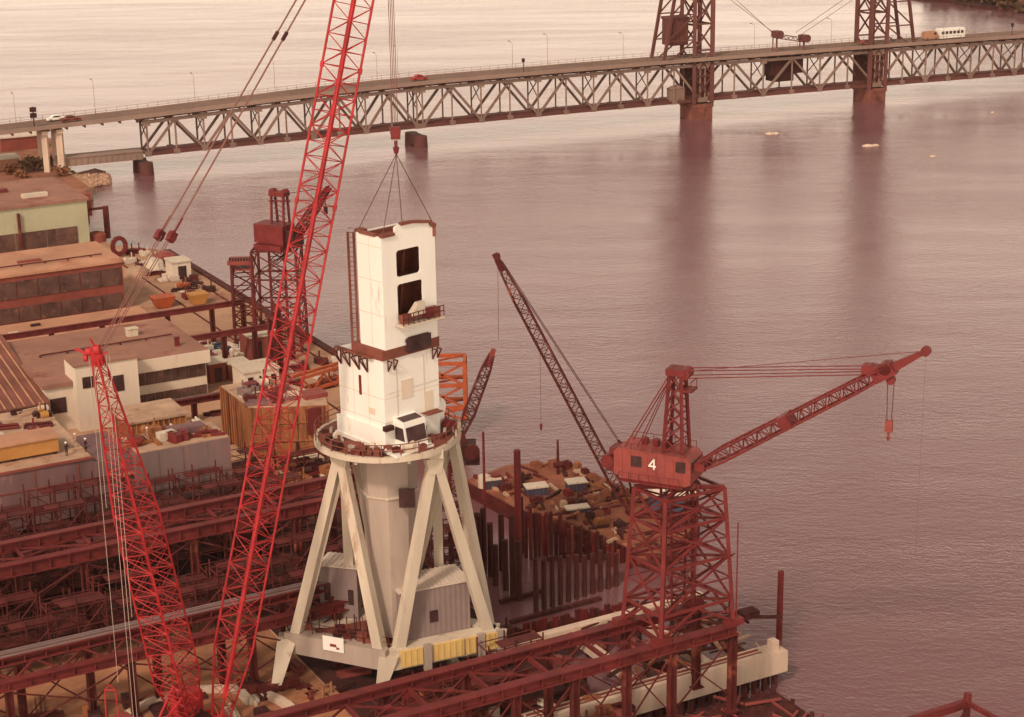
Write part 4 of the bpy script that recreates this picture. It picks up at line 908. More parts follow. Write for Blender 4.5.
    m = MB(); m.taper(b1-a_*1.2, (.6, .55), b1+a_*.8, (.6, .6), s, a_.cross(s)); m.taper(b1+a_*.4, (.35, .42), b2, (.2, .18), s, a_.cross(s)); m.tube(b2-s*.3, b2+s*.3, .42, n=14); m.tube(b1-s*.6+ZZ*.3, b1+s*.6+ZZ*.3, .55, n=14); m.build('jib_head', 'craned', r)
    m = MB()
    e = f(871, 369)
    for y in (-.5, .5): m.tube(tp+d*.8+s*y+ZZ*.35, e+s*y+ZZ*.15, .05, n=5); m.tube(tp+d*.8+s*y-ZZ*.35, e+s*y-ZZ*.35, .05, n=5)
    m.tube(tp, b2, .03, n=5); m.build('luffing_rope', 'craned', r)
    m = MB(); m.obb(e, d, s, ZZ, .7, .6, .35); m.tube(e-s*.5, e+s*.5, .45, n=12); m.build('rope_block', 'craned', r)
    h1_, h2_ = f(891, 380), f(891, 423); h2_ = V((h1_.x, h1_.y, h2_.z))
    m = MB(); m.tube(h1_-s*.3, h1_+s*.3, .38, n=12); m.build('hook_sheave', 'craned', r)
    m = MB()
    for k in (-.28, .28): m.tube(h1_+d*k, h2_+d*k*.7, .04, n=5)
    m.build('hoist_rope', 'wired', r)
    m = MB(); m.obb(h2_-ZZ*.3, d, s, ZZ, .32, .2, .5); m.tube(h2_-ZZ*.8, h2_-ZZ*1.5, .1, n=6); m.tube(h2_-ZZ*1.3, h2_-ZZ*1.6, .2, .1, n=6); m.build('hook_block', 'redpale', r)
    # whip from the jib tip
    m = MB(); m.tube(b2, V((b2.x, b2.y, zat(b2, 560))), .013, n=4); m.build('whip_rope', 'wire', r)
    m = MB()                                                         # access stair down the river side
    a, b = pt(2, .03), pt(2, .6)
    m.bar(pt(3, .2)+UA*.5, pt(2, .5)+UA*.5, .5, .08); m.bar(a+UA*.35, V((a.x, a.y, 0))+UA*.35+ZZ*22, .12); m.build('access_stair', 'craned', r)
crane4()
# ------------------------------------------------------------------ buildings
def winrow(wall_, u0, u1, v, z0, z1, n, m_='window', gap=.15, proud=.05, name='window'):
    w_ = (u1-u0)/n
    for k in range(n): q = MB(); q.g(u0+k*w_+gap, u0+(k+1)*w_-gap, v-proud, v+.1, z0, z1); q.build(name, m_, wall_)
def sheds():
    # pale green shed
    r = thing('green_shed', 'long pale green shed with dark glazing and a flat brown roof', 'shed', U(60, 360, 3))
    z1 = zat(U(95, 348), 200)
    wl = MB().g(10, 95, 348, 373, 3, z1).build('wall', 'greenwall', r)
    rf = MB().g(9.6, 95.4, 347.6, 373.4, z1+.003, z1+.5).build('roof', 'brownroof', r)
    zg0, zg1 = zat(U(92.8, 347.9), 243), zat(U(92.8, 347.9), 226)
    for k in range(13): q = MB(); u1 = 92.6-k*6.2; q.g(u1-6.0, u1, 347.85, 348.1, max(3.2, zg0), zg1); g = q.build('glazing', 'glaz', wl)
    for k, (uu, vv, a) in enumerate(((72, 356, 4), (80, 362, 3), (84, 354, 5), (64, 352, 3.5), (77, 368, 2.5), (68, 366, 2))):
        q = MB(); q.g(uu, uu+a, vv, vv+1.6, z1+.5, z1+1.2); q.build('roof_vent', ['white', 'craned', 'cream'][k % 3], rf)
    q = MB(); q.g(81, 81.5, 347.3, 347.8, 4, z1-1); q.build('downpipe', 'steel', wl)
    q = MB(); q.g(95.05, 97.0, 352, 354, 8, 12.5); q.build('side_hopper', 'redband', wl)
    # brown glazed shed
    r = thing('glazed_shed', 'low brown shed with tan roof and two dark glazed bands', 'shed', U(60, 305, 3))
    z1 = zat(U(86, 296), 262)
    wl = MB().g(10, 86, 296, 312, 3, z1).build('wall', 'redband', r)
    MB().g(9.6, 86.3, 295.7, 312.4, z1+.003, z1+.4).build('roof', 'tanroof', r)
    h = z1-3
    for z_a, z_b in ((.08, .38), (.55, .90)):
        for k in range(20): q = MB(); u1 = 85.6-k*3.6; q.g(u1-3.4, u1, 295.85, 296.1, 3+h*z_a, 3+h*z_b); q.build('glazing', 'glaz', wl)
        q = MB(); q.g(85.95, 86.15, 297, 311, 3+h*z_a, 3+h*z_b); q.build('glazing', 'glaz', wl)
    q = MB(); q.g(70, 74, 303, 304, z1+.4, z1+.7); q.build('roof_plate', 'redband', r)
    # low tan roofed building
    r = thing('low_workshop', 'low workshop with a flat orange tan roof in front of the glazed shed', 'workshop', U(60, 282, 3))
    MB().g(10, 84.4, 270.5, 284, 3, 6.3).build('wall', 'redband', r); MB().g(9.7, 84.8, 270.1, 284.4, 6.303, 6.65).build('roof', 'tanroof', r)
    q = MB(); q.g(66, 67.5, 281, 281.6, 6.65, 7.0); q.g(56, 58.4, 277, 277.2, 6.65, 6.9); q.build('roof_vent', 'black', r)
    q = MB(); q.g(80.5, 84.2, 270.0, 270.4, 3.3, 5.6); q.build('door', 'black', r)
    # white office
    r = thing('office_building', 'white two storey office with ribbon windows and brown roof', 'office', U(72, 250, 3))
    zr = 10.0
    wl = MB().g(69.8, 82.0, 243.4, 262, 3, zr-.6).build('wall', 'offwhite', r)
    MB().g(57.0, 69.8, 238.6, 262, 3, zr-.6).build('wall', 'offwhite', r)
    m = MB(); m.g(69.6, 82.4, 242.8, 262.6, zr-.6, zr); m.g(56.6, 69.6, 238.2, 262.6, zr-.6, zr); m.build('roof', 'brownroof', r)
    m = MB(); m.g(69.65, 82.45, 242.6, 243.3, zr-1.9, zr-.02); m.build('fascia', 'offwhite', r)
    winrow(wl, 70.1, 81.9, 243.35, 6.0, 7.9, 9, 'glaz', .04); winrow(wl, 70.1, 81.9, 243.35, 3.2, 4.6, 9, 'glaz', .04)
    st = MB().g(60.9, 69.75, 236.6, 242, 3, zr+2.4).build('stair_block', 'offwhite', r)
    MB().g(60.7, 69.95, 236.4, 242.2, zr+2.4, zr+2.7).build('stair_roof', 'brownroof', st)
    for (ua, ub, za, zb) in ((61.8, 63.3, 9.2, 10.8), (66.1, 67.6, 8.0, 10.3)): q = MB(); q.g(ua, ub, 236.5, 236.7, za, zb); f_ = q.build('window', 'window', st)
    q = MB(); q.g(57.6, 59.8, 238.5, 238.7, 5.6, 7.8); q.build('window', 'window', wl)
    # sloping ribbed roof at the left
    r = thing('ribbed_roof_shed', 'shed with a sloping dark ribbed metal roof at the left edge', 'shed', U(50, 250, 3))
    m = MB(); a = [U(20, 236, 8.2), U(57, 236, 8.2), U(57, 262, 11.6), U(20, 262, 11.6)]; m.add(a+[p-ZZ*.3 for p in a], [(0, 1, 2, 3), (4, 5, 6, 7), (0, 1, 5, 4), (1, 2, 6, 5), (2, 3, 7, 6), (3, 0, 4, 7)])
    k = 21
    rfo = m.build('roof', 'ribroof', r); m = MB()
    while k < 57: m.bar(U(k, 236, 8.27), U(k, 262, 11.67), .2, .12); k += 1.3
    m.build('roof_rib', 'tanroof', rfo)
    m = MB(); b = [U(20.2, 236.4, 3), U(56.6, 236.4, 3), U(56.6, 261.6, 3), U(20.2, 261.6, 3), U(20.2, 236.4, 7.9), U(56.6, 236.4, 7.9), U(56.6, 261.6, 11.2), U(20.2, 261.6, 11.2)]; m.add(b, [(0, 1, 2, 3), (4, 5, 6, 7), (0, 1, 5, 4), (1, 2, 6, 5), (2, 3, 7, 6), (3, 0, 4, 7)]); m.build('wall', 'redband', r)
    # small white sheds on the wharf
    for (ua, ub, va, vb, zt_, lb, win) in ((86.2, 91.6, 239, 244, 6.6, 'small pale shed with three dark doorways beside the office', 3), (99.5, 103, 310.5, 314.5, 6.4, 'small pale shack alone near the river edge of the wharf', 1), (93, 97.8, 254, 259, 7.2, 'dark red windowed hut with pale roof behind the white shed', 2), (84, 86.6, 248, 251, 6, 'tiny pale roofed hut behind the office end', 1), (87, 90, 247.6, 250, 5.6, 'low red hut with pale roof between office and white shed', 1)):
        r = thing('wharf_hut', lb, 'hut', U((ua+ub)/2, (va+vb)/2, 3), 'small huts on the wharf')
        wl = MB().g(ua, ub, va, vb, 3, zt_).build('wall', 'offwhite' if 'pale s' in lb else 'redband', r); MB().g(ua-.2, ub+.2, va-.2, vb+.2, zt_+.003, zt_+.25).build('roof', 'cream', r)
        for k in range(win): q = MB(); w_ = (ub-ua)/win; q.g(ua+k*w_+w_*.3, ua+k*w_+w_*.75, va-.05, va+.05, 3.2, zt_-.7); q.build('doorway', 'window', wl)
    # red house and sheds under the bridge
    p = at(18, 162, 3); up, vp = uvof(p)
    r = thing('red_shed', 'low dark red shed with pale roof under the left end of the bridge', 'shed', p)
    a = at(2, 152, 3); d_ = BD
    m = MB(); m.prism([a, a+d_*9.8, a+d_*9.8+BN*7, a+BN*7], 3, 6.4); m.build('wall', 'redband', r); m = MB(); m.prism([a-BN*.4-d_*.4, a+d_*10.2-BN*.4, a+d_*10.2+BN*7.4, a-d_*.4+BN*7.4], 6.403, 6.75); m.build('roof', 'roofw', r)
    a = at(-14, 172, 3); r = thing('tan_shed', 'low tan walled shed with brown roof left of the river bank trees', 'shed', a)
    MB().prism([a, a+d_*8, a+d_*8+BN*6, a+BN*6], 3, 5.6).build('wall', 'tanroof', r); MB().prism([a-BN*.4, a+d_*8.4-BN*.4, a+d_*8.4+BN*6.4, a+BN*6.4], 5.603, 5.9).build('roof', 'cream', r)
sheds()
for k, (u0, v0, u1, v1, z, lb) in enumerate(((30, 274, 80, 278, 6.75, 'thin service pipe running along the tan workshop roof'), (22, 300, 84, 301, 0, 'service pipe along the roof of the glazed shed'), (60, 252, 80, 252.5, 10.1, 'service pipe across the brown office roof'))):
    z = z or zat(U(86, 296), 262)+.5; m = MB(); m.tube(U(u0, v0, z+.2), U(u1, v1, z+.2), .12, n=6); q = u0
    while q < u1: t = (q-u0)/(u1-u0); m.g(q-.1, q+.1, v0+(v1-v0)*t-.3, v0+(v1-v0)*t+.3, z-.05, z+.12); q += 4
    single(m, 'roof_pipe', 'steel', lb, 'pipe', U(u0, v0, z))
for k, (u, v, z, w_, h_, lb) in enumerate(((75, 256, 10.0, .8, 1.1, 'small vent box on the back of the office roof'), (66, 250, 10.0, .5, .8, 'small cowl on the left of the office roof'), (79, 247, 10.0, .35, 1.3, 'thin flue on the right end of the office roof'), (62, 276, 6.65, .7, .8, 'low hatch on the workshop roof'), (40, 304, 12.4, 1, 1, 'vent box at the left of the glazed shed roof'))):
    z = z if z != 12.4 else zat(U(86, 296), 262)+.4; m = MB(); m.g(u-w_, u+w_, v-w_*.7, v+w_*.7, z, z+h_); m.g(u-w_*1.15, u+w_*1.15, v-w_*.85, v+w_*.85, z+h_, z+h_+.12); single(m, 'roof_vent', ['cream', 'steel', 'craned'][k % 3], lb, 'roof vent', U(u, v, z))
# pipe stand by the green shed and round tank
p = at(108, 238, 3); r = thing('davit_frame', 'dark steel davit frame at the end of the green shed', 'davit', p)
m = MB(); m.bar(p, p+ZZ*6.6, 1.0); m.bar(p+ZZ*6.3, p+ZZ*6.3-UA*3.6, .45); m.bar(p-UA*3.6+ZZ*6.3, p-UA*3.6+ZZ*3.4, .3); m.build('frame', 'steel', r); m = MB(); m.obb(p-UA*4.2+ZZ*4.8, UA, VB, ZZ, .5, .5, 1.9); m.build('hopper', 'redband', r)
def tank(px, py, rr, h, mt_, lb, lying=False):
    p = at(px, py, 3); m = MB()
    if lying: m.tube(p+ZZ*rr-UA*h/2, p+ZZ*rr+UA*h/2, rr, n=20); m.obb(p+ZZ*.2, UA, VB, ZZ, h*.3, rr*.7, .2)
    else:
        m.tube(p, p+ZZ*h, rr, n=20)
        for k in range(3): m.tube(p+ZZ*(h+k*rr*.13), p+ZZ*(h+(k+1)*rr*.13), rr*(1-.12*k*k), rr*(1-.12*(k+1)**2), n=20)
    single(m, 'storage_tank', mt_, lb, 'tank', p)
tank(97, 241, 1.9, 1.4, 'redband', 'squat domed rust red tank at the corner of the green shed')
# dark hoop frame
p = at(120, 257, 3); m = MB(); c = p+ZZ*2.2
for k in range(14):
    a0, a1 = math.pi*2*k/14, math.pi*2*(k+1)/14; m.bar(c+UA*1.3*math.cos(a0)+ZZ*1.6*math.sin(a0), c+UA*1.3*math.cos(a1)+ZZ*1.6*math.sin(a1), .8, .6, up=VB)
single(m, 'steel_hoop', 'craned', 'thick dark red steel hoop standing behind the glazed shed', 'steel ring', p)
# ------------------------------------------------------------------ ship sections
def hull():
    r = thing('hull_section', 'long grey steel hull section with clean side and pale deck', 'ship section', U(64, 206, 3))
    MB().g(58.4, 70.4, 201.8, 208.5, 3.6, 11.0).build('side_shell', 'hull', r)
    MB().g(58.5, 70.3, 201.9, 208.4, 11.003, 11.12).build('deck', 'deckt', r)
    m = MB(); m.g(64, 68.6, 205.4, 207.4, 11.12, 11.9); m.build('deck_fitting', 'hulld', r)
    m = MB(); m.g(59, 60.2, 205, 206, 11.12, 12.1); m.g(61.5, 62, 203, 206.4, 11.12, 11.5); m.build('deck_fitting', 'ochre', r)
    m = MB()
    for k in (61.2, 64.3, 67.4): m.g(k-.02, k+.02, 201.76, 201.84, 3.7, 10.9)
    m.g(58.5, 70.3, 201.765, 201.84, 7.3, 7.36); m.build('weld_seam', 'hulld', r)
    r = thing('hull_section', 'broad hull section with stained plating at the left edge, workers on its deck', 'ship section', U(35, 215, 3))
    MB().g(8, 53.6, 203.4, 226, 3.6, 11.0).build('side_shell', 'hulld', r); MB().g(8.1, 53.5, 203.5, 225.9, 11.003, 11.12).build('deck', 'deckt', r)
    MB().g(53.6, 58.4, 203.2, 214, 3.6, 10.4).build('end_block', 'hulld', r)
    m = MB()
    for z in (5.8, 8.4): m.g(8, 53.5, 203.32, 203.44, z, z+.14)
    k = 10
    while k < 53: m.g(k, k+.14, 203.33, 203.43, 3.7, 10.9); k += 5.2
    m.g(8, 53.6, 203.2, 203.6, 10.95, 11.2); m.build('plate_seam', 'redband', r)
    # staging planks
    m = MB()
    for z in (4.6,): m.g(54, 58.4, 202.8, 204.4, 8.2, 8.4)
    m.build('staging_plank', 'tanroof', r)
    # ochre ship section with ribs
    r = thing('ochre_hull_section', 'ochre primed ship section with vertical ribs beside the red boom', 'ship section', U(82, 215, 3))
    pl = [U(77.2, 213.5), U(86.8, 209), U(88.2, 213), U(84.5, 224.5), U(77.4, 224.5)]
    MB().prism(pl, 3.3, 10.2).build('side_shell', 'ochre', r)
    MB().prism([p+(U(82, 217)-p)*.02 for p in pl], 10.203, 10.3).build('deck', 'deckt', r)
    m = MB(); A_, B_, C_ = U(77.2, 213.4), U(86.8, 208.9), U(77.15, 224.5)
    for k in range(9): p = A_.lerp(B_, (k+.3)/9); m.bar(p+ZZ*3.4, p+ZZ*10.2, .14, .16)
    for k in range(12): p = A_.lerp(C_, (k+.3)/12); m.bar(p+ZZ*3.4, p+ZZ*10.4, .2, .16)
    for z in (5.5, 8): m.bar(A_+ZZ*z, B_+ZZ*z, .2, .2)
    m.build('rib', 'ochre', r)
    m = MB(); p = A_.lerp(B_, .58)-VB*.05; m.bar(p+ZZ*3.5, p+ZZ*5.4, .6, .3); m.build('door', 'black', r)
    m = MB(); p = A_.lerp(B_, .84)-VB*.05; m.bar(p+ZZ*6.4, p+ZZ*10.0, 2.6, .3, up=VB); m.build('panel', 'craned', r)
    # long pale plates lying on its deck
    m = MB(); m.obb(U(82, 216, 10.7), (UA-VB*.5).normalized(), (VB+UA*.5).normalized(), ZZ, 4.2, .9, .15); m.build('deck_plate', 'cream', r)
    m = MB(); m.obb(U(86.5, 213.5, 10.6), UA, VB, ZZ, 1.6, 1.3, .3); m.build('deck_plate', 'redpale', r)
hull()
# rusty ground around the ochre section
sheet('rust_ground', 'ochre', [U(70.9, 196), U(89, 200), U(90, 209), U(76, 213), U(70.9, 213)], 3.01)
# ochre box module and low ochre building
r = thing('ochre_module', 'ochre yellow box module on the left hull deck', 'ship module', U(46, 209, 11.1))
MB().g(34, 50.4, 206.6, 210.5, 11.5, 13.2).build('body', 'yelbox', r); m = MB(); m.g(33.8, 50.6, 206.4, 210.7, 13.203, 13.4); m.build('lid', 'tanroof', r)
m = MB()
for k in (35, 40, 45, 50): m.g(k-.2, k+.2, 206.8, 207.2, 11.12, 11.5); m.g(k-.2, k+.2, 209.8, 210.2, 11.12, 11.5)
m.build('skid', 'black', r)
r = thing('ribbed_module', 'ochre ribbed module with pale flat top beside the mast head', 'ship module', U(66, 224, 3))
MB().g(63.5, 71.5, 222, 229, 3, 7.9).build('body', 'ochre', r); MB().g(63.2, 71.8, 221.7, 229.2, 7.903, 8.2).build('top', 'deckt', r)
m = MB(); k = 63.8
while k < 71.4: m.g(k, k+.14, 221.85, 222.02, 3.3, 7.8); k += .75
m.build('rib', 'yelbox', r)
# orange steel frame right behind the white crane, spanning behind it
def orange_frame():
    r = thing('orange_steel_frame', 'bright orange open steel frame standing behind the white crane', 'steel frame', U(107, 216, 3))
    pl = at(436, 420, 3); m = MB(); q = onp(468, 425, pl, V((1, 0, 0))); z0 = 3; zt_ = zat(pl, 364)
    A_, B_ = V((pl.x-2, pl.y, 0)), V((q.x-.3, pl.y, 0)); C_, D_ = A_+V((0, 4, 0)), B_+V((0, 4, 0))
    zz = [3, zt_-6.5, zt_-3.2, zt_]
    for p in (A_, B_, C_, D_): m.bar(p+ZZ*3, p+ZZ*zt_, .55)
    m.build('frame_post', 'orange', r); m = MB()
    for z in zz[1:]:
        for a, b in ((A_, B_), (B_, D_), (D_, C_), (C_, A_)): m.bar(a+ZZ*z, b+ZZ*z, .4, .5)
        m.bar(A_+ZZ*z, D_+ZZ*z, .25)
    for a, b in zip(zz, zz[1:]): m.bar(A_+ZZ*a, B_+ZZ*b, .28); m.bar(B_+ZZ*a, A_+ZZ*b, .28); m.bar(B_+ZZ*a, D_+ZZ*b, .28)
    m.build('frame_brace', 'orange', r)
    r = thing('orange_girder', 'low orange steel girder pointing at the left side of the white crane', 'steel frame', at(322, 388, 3))
    m = MB(); a0, a1 = at(292, 396, 3.3), at(356, 380, 3.3)
    for dz in (0, 2.2): m.bar(a0+ZZ*dz, a1+ZZ*(dz+.6), .4); m.bar(a0+V((0, 2.4, dz)), a1+V((0, 2.4, dz+.6)), .4)
    for k in range(6): p, q_ = a0.lerp(a1, k/6), a0.lerp(a1, (k+1)/6); m.bar(p+ZZ*(2.2*(k % 2)), q_+ZZ*(2.2*((k+1) % 2)), .25); m.bar(p, p+V((0, 2.4, 0)), .25); m.bar(p+ZZ*2.2, p+V((0, 2.4, 2.2)), .25)
    m.build('girder', 'orange', r)
orange_frame()
# ------------------------------------------------------------------ small boom crane behind the platform
def small_crane():
    b = U(85.0, 170.5, 3); r = thing('small_tower_crane', 'small dark red tower crane with a raised boom right behind the white crane', 'crane', b)
    P0 = at(459, 566, 3); zt_ = zat(P0, 462); T_ = V((P0.x, P0.y, zt_)); m = MB()
    lattice(m, P0, T_, V((1, 0, 0)), [(0, .95, .95), (1, .75, .75)], 10, .2, .08); m.build('tower', 'steel', r)
    hc = onp(466, 450, P0, V((1, 0, 0))); m = MB(); m.obb(hc, V((1, 0, 0)), V((0, 1, 0)), ZZ, 1.1, 1.2, .9); m.obb(hc+V((.7, 0, -.9)), V((1, 0, 0)), V((0, 1, 0)), ZZ, .8, .9, .6); m.build('machinery_house', 'black', r)
    m = MB(); m.tube(hc+V((.7, -1.4, .2)), hc+V((.7, -.9, .2)), .85, n=14); m.build('winch_drum', 'steel', r)
    b0 = onp(462, 432, P0, V((1, 0, 0))); b1 = onp(492, 354, P0, V((1, 0, 0))); m = MB()
    lattice(m, b0, b1, V((1, 0, 0)), [(0, .35, .3), (.25, .62, .5), (.8, .5, .45), (1, .25, .2)], 14, .1, .05); m.build('boom', 'steel', r)
    m = MB(); a = (b1-b0).normalized(); m.bar(b1-a*1.5, b1+a*.6, .5, .5); m.tube(b1-V((0, .3, 0)), b1+V((0, .3, 0)), .32, n=12); m.build('boom_head', 'redpale', r)
    m = MB(); m.bar(b0, hc, .5); m.tube(b1, hc+V((-.8, 0, 1)), .035, n=4); m.build('boom_link', 'steel', r)
small_crane()
def wharf_crane():
    L_, R_ = at(255, 352, 3), at(302, 352, 3); d = (R_-L_).normalized(); s = V((-d.y, d.x, 0)); W_ = (R_-L_).length
    c = (L_+R_)/2; r = thing('wharf_portal_crane', 'dark red portal crane on the wharf seen through the red boom', 'crane', c)
    zt_ = zat(c, 252); B = [L_, R_, R_+s*W_*.8, L_+s*W_*.8]; mid = sum(B, V((0, 0, 0)))/4; T_ = [V((mid.x+(p.x-mid.x)*.93, mid.y+(p.y-mid.y)*.93, zt_)) for p in B]
    lv = [0, .2, .45, .72, 1]; m = MB(); l_ = MB()
    for i in range(4):
        j = (i+1) % 4; l_.bar(B[i], T_[i], .32)
        for a, b in zip(lv, lv[1:]):
            m.bar(B[i].lerp(T_[i], b), B[j].lerp(T_[j], b), .24)
            m.bar(B[i].lerp(T_[i], a), B[j].lerp(T_[j], b), .16); m.bar(B[j].lerp(T_[j], a), B[i].lerp(T_[i], b), .16)
    l_.build('portal_leg', 'craned', r); m.build('portal_bracing', 'steel', r)
    m = MB(); K = V((mid.x, mid.y, 0)); lattice(m, K+ZZ*4, K+ZZ*zt_, V((1, .2, 0)), [(0, 1.2, 1.2), (1, 1.2, 1.2)], 9, .14, .08); m.build('king_post', 'craned', r)
    d4 = V((math.cos(math.radians(-30)), math.sin(math.radians(-30)), 0)); s4 = V((-d4.y, d4.x, 0))
    a = onp(258, 238, K, d4); b = onp(292, 246, K, d4); hc = (a+b)/2; m = MB(); m.obb(V((hc.x, hc.y, zt_+2.4)), d4, s4, ZZ, (b-a).length/2-.5, 1.6, 1.5); m.obb(V((K.x, K.y, zt_+.3)), d4, s4, ZZ, 2.6, 2.4, .5)
    m.build('machinery_house', 'craned', r)
    m = MB(); m.obb(V((b.x, b.y, zt_+2.0))+d4*.6, d4, s4, ZZ, .8, 1.3, 1.3); m.build('operator_cab', 'black', r)
    m = MB(); t1, t2 = onp(273, 193, K, d4), onp(285, 194, K, d4); z0 = zt_+4
    for p in (t1, t2): 
        for y in (-.8, .8): m.bar(V((p.x, p.y, z0))+s4*y, p+s4*y*.6, .3)
    for k in range(6): p, q = t1.lerp(V((t1.x, t1.y, z0)), k/6), t2.lerp(V((t2.x, t2.y, z0)), (k+1)/6); m.bar(p, q, .1)
    m.bar(onp(269, 201, K, d4), onp(290, 201, K, d4), .25); m.obb((t1+t2)/2, d4, s4, ZZ, (t2-t1).length/2+.3, .8, .35); m.tube(t1+ZZ*.3-s4*.5, t1+ZZ*.3+s4*.5, .5, n=10); m.tube(t2+ZZ*.3-s4*.5, t2+ZZ*.3+s4*.5, .5, n=10); m.build('a_frame', 'craned', r)
    b0, b1 = onp(291, 243, K, d4), onp(329, 187, K, d4); m = MB(); lattice(m, b0, b1, s4, [(0, .9, .5), (.6, .7, .55), (1, .3, .25)], 16, .15, .08); m.build('boom', 'craned', r)
    m = MB(); m.tube(t2, b1, .05, n=4); h = onp(325, 196, K, d4); m.tube(h, V((h.x, h.y, zat(h, 208))), .06, n=4); m.obb(V((h.x, h.y, zat(h, 210))), d4, s4, ZZ, .25, .2, .6); m.build('rope', 'black', r)
    # neighbouring stair tower
    c2 = at(246, 338, 3); r = thing('stair_tower', 'square dark lattice tower just left of the wharf portal crane', 'tower', c2)
    zt2 = zat(c2, 262); m = MB(); lattice(m, c2, V((c2.x, c2.y, zt2)), V((1, .2, 0)), [(0, 1.75, 1.5), (1, 1.6, 1.4)], 6, .22, .12); m.build('frame', 'steel', r)
    m = MB(); m.obb(V((c2.x, c2.y, zt2+.2)), V((1, 0, 0)), V((0, 1, 0)), ZZ, 2.0, 1.8, .3); m.obb(V((c2.x, c2.y, zt2-1.0)), V((1, 0, 0)), V((0, 1, 0)), ZZ, 1.7, 1.5, .12)
    m.build('top_platform', 'redpale', r)
    m = MB(); 
    for k in range(8): m.obb(V((c2.x-1.6+k*.45, c2.y-1.3, zt2+.75)), V((1, 0, 0)), V((0, 1, 0)), ZZ, .14, .14, .3)
    m.build('platform_fitting', 'black', r)
wharf_crane()
# ------------------------------------------------------------------ pier, barge and piles
def piers():
    r = thing('concrete_pier', 'long cream concrete pier running out into the river at the right', 'pier', U(90, 130, 0))
    m = MB(); va, vb = 130.4, 132.6
    e_u = 102.3
    m.g(66, e_u, va, vb, 1.7, 3.95); m.g(66, e_u-2.4, va, va+.5, 3.95, 4.25); m.build('wall', 'concrete', r)
    m = MB(); m.g(e_u-1.5, e_u-.7, va+.6, vb-.7, 3.953, 5.0); m.build('bollard_block', 'concrete', r)
    m = MB(); m.g(66, e_u-2.6, va+.8, va+1.0, 3.95, 4.1); m.g(66, e_u-2.6, va+1.5, va+1.7, 3.95, 4.1); m.build('rail', 'redband', r)
    k = 84.8
    while k < e_u-.2: q = MB(); q.tube(U(k, va+.5, -2), U(k, va+.5, 1.4), .3, n=10); q.tube(U(k, vb-.5, -2), U(k, vb-.5, 1.4), .3, n=10); q.build('pile', 'timber', r); k += 1.25
    r = thing('concrete_beam', 'narrow pale concrete beam along the inner side of the slip', 'pier', U(86, 146.8, 0))
    m = MB(); m.g(78.5, 103, 146.0, 147.0, 2.6, 3.9); m.build('beam', 'concrete', r)
    k = 84.5
    while k < 103: q = MB(); q.tube(U(k, 146.5, -2), U(k, 146.5, 2.6), .28, n=8); q.build('pile', 'timber', r); k += 2.1
    # cross beams between the pier walls
    for k, uu in enumerate((86.5, 90.5, 94.5, 98.8)):
        m = MB(); m.g(uu, uu+.9, 132.7, 145.9, 2.2, 3.2); single(m, 'cross_beam', ['concrete', 'steel'][k % 2], ['pale', 'dark', 'cream', 'dark red'][k]+' cross beam joining the two pier walls, %s from shore' % ['first', 'second', 'third', 'fourth'][k], 'beam', U(uu, 139, 3))
    # decking litter over the slip mouth
    random.seed(21)
    for k in range(70):
        uu, vv = random.uniform(84.5, 101), random.uniform(133, 146.5); L_ = random.uniform(1.0, 4.5); a = random.uniform(-.5, .5)+(1.57 if random.random() < .5 else 0)
        d_ = UA*math.cos(a)+VB*math.sin(a); p = U(uu, vv, 3.3+random.random()*.5); m = MB()
        m.bar(p-d_*L_/2, p+d_*L_/2+ZZ*random.uniform(0, .3), random.uniform(.15, .5), random.uniform(.1, .3))
        single(m, 'timber_baulk', random.choice(['timber', 'steel', 'ochre', 'deckt', 'timber', 'redband']), 'loose timber baulk lying across the slip under crane number four', 'timber', p, 'timber baulks over the slip')
    # timber walkway pointing to the river mark pile
    m = MB(); a, b = U(97, 142.5, 4.0), U(106.5, 137, 4.0)
    m.bar(a, b, .5, .2); m.bar(a+VB*1.2, a.lerp(b, .7)+VB*1.2, .35, .2); m.bar(a-VB*1.4, a.lerp(b, .55)-VB*1.4, .3, .2); m.bar(a.lerp(b, .3)-VB*2, a.lerp(b, .3)+VB*2.4, .25); m.bar(a.lerp(b, .6)-VB*1.6, a.lerp(b, .6)+VB*1.6, .25); m.bar(a.lerp(b, .5), a.lerp(b, .5)+ZZ*2.4, .15); m.obb(a.lerp(b, .68)+ZZ*.4, UA, VB, ZZ, 1.0, .7, .35)
    single(m, 'timber_walkway', 'timber', 'spindly timber walkway reaching out from the pier over the river', 'walkway', a)
    p = at(779, 640, 0); zt_ = zat(p, 571); m = MB(); m.tube(V((p.x, p.y, -2)), V((p.x, p.y, zt_)), .34, .32, 12)
    single(m, 'mooring_pile', 'craned', 'tall lone red pile standing in the river beyond the pier end', 'pile', V((p.x, p.y, 0)))
    # wooden dolphin platform under/before the pier
    r = thing('timber_jetty', 'ramshackle timber jetty below the concrete pier at the lower right', 'jetty', U(92, 121, 0))
    m = MB(); random.seed(31)
    for k in range(36): uu = 86+k*.33; m.g(uu, uu+.26, 117.5+random.uniform(-.5, .8), 127.2+random.uniform(-.8, .3), 2.2, 2.4)
    m.build('decking', 'timber', r)
    m = MB()
    for k in range(26):
        uu, vv = random.uniform(86, 97.5), random.uniform(118, 127); a = random.uniform(0, 3.1); L_ = random.uniform(1, 5); d_ = UA*math.cos(a)+VB*math.sin(a); p = U(uu, vv, 2.6+random.random()*.4); m.bar(p-d_*L_/2, p+d_*L_/2, .22, .2)
    m.build('loose_plank', 'redpale', r)
    m = MB()
    for uu in range(86, 99, 2):
        for vv in range(118, 128, 3): m.tube(U(uu, vv, -2), U(uu, vv, 2.2+random.random()*.8), .22, n=8)
        m.bar(U(uu, 118, .6), U(uu, 127, 1.9), .2)
    m.build('pile', 'timber', r)
piers()
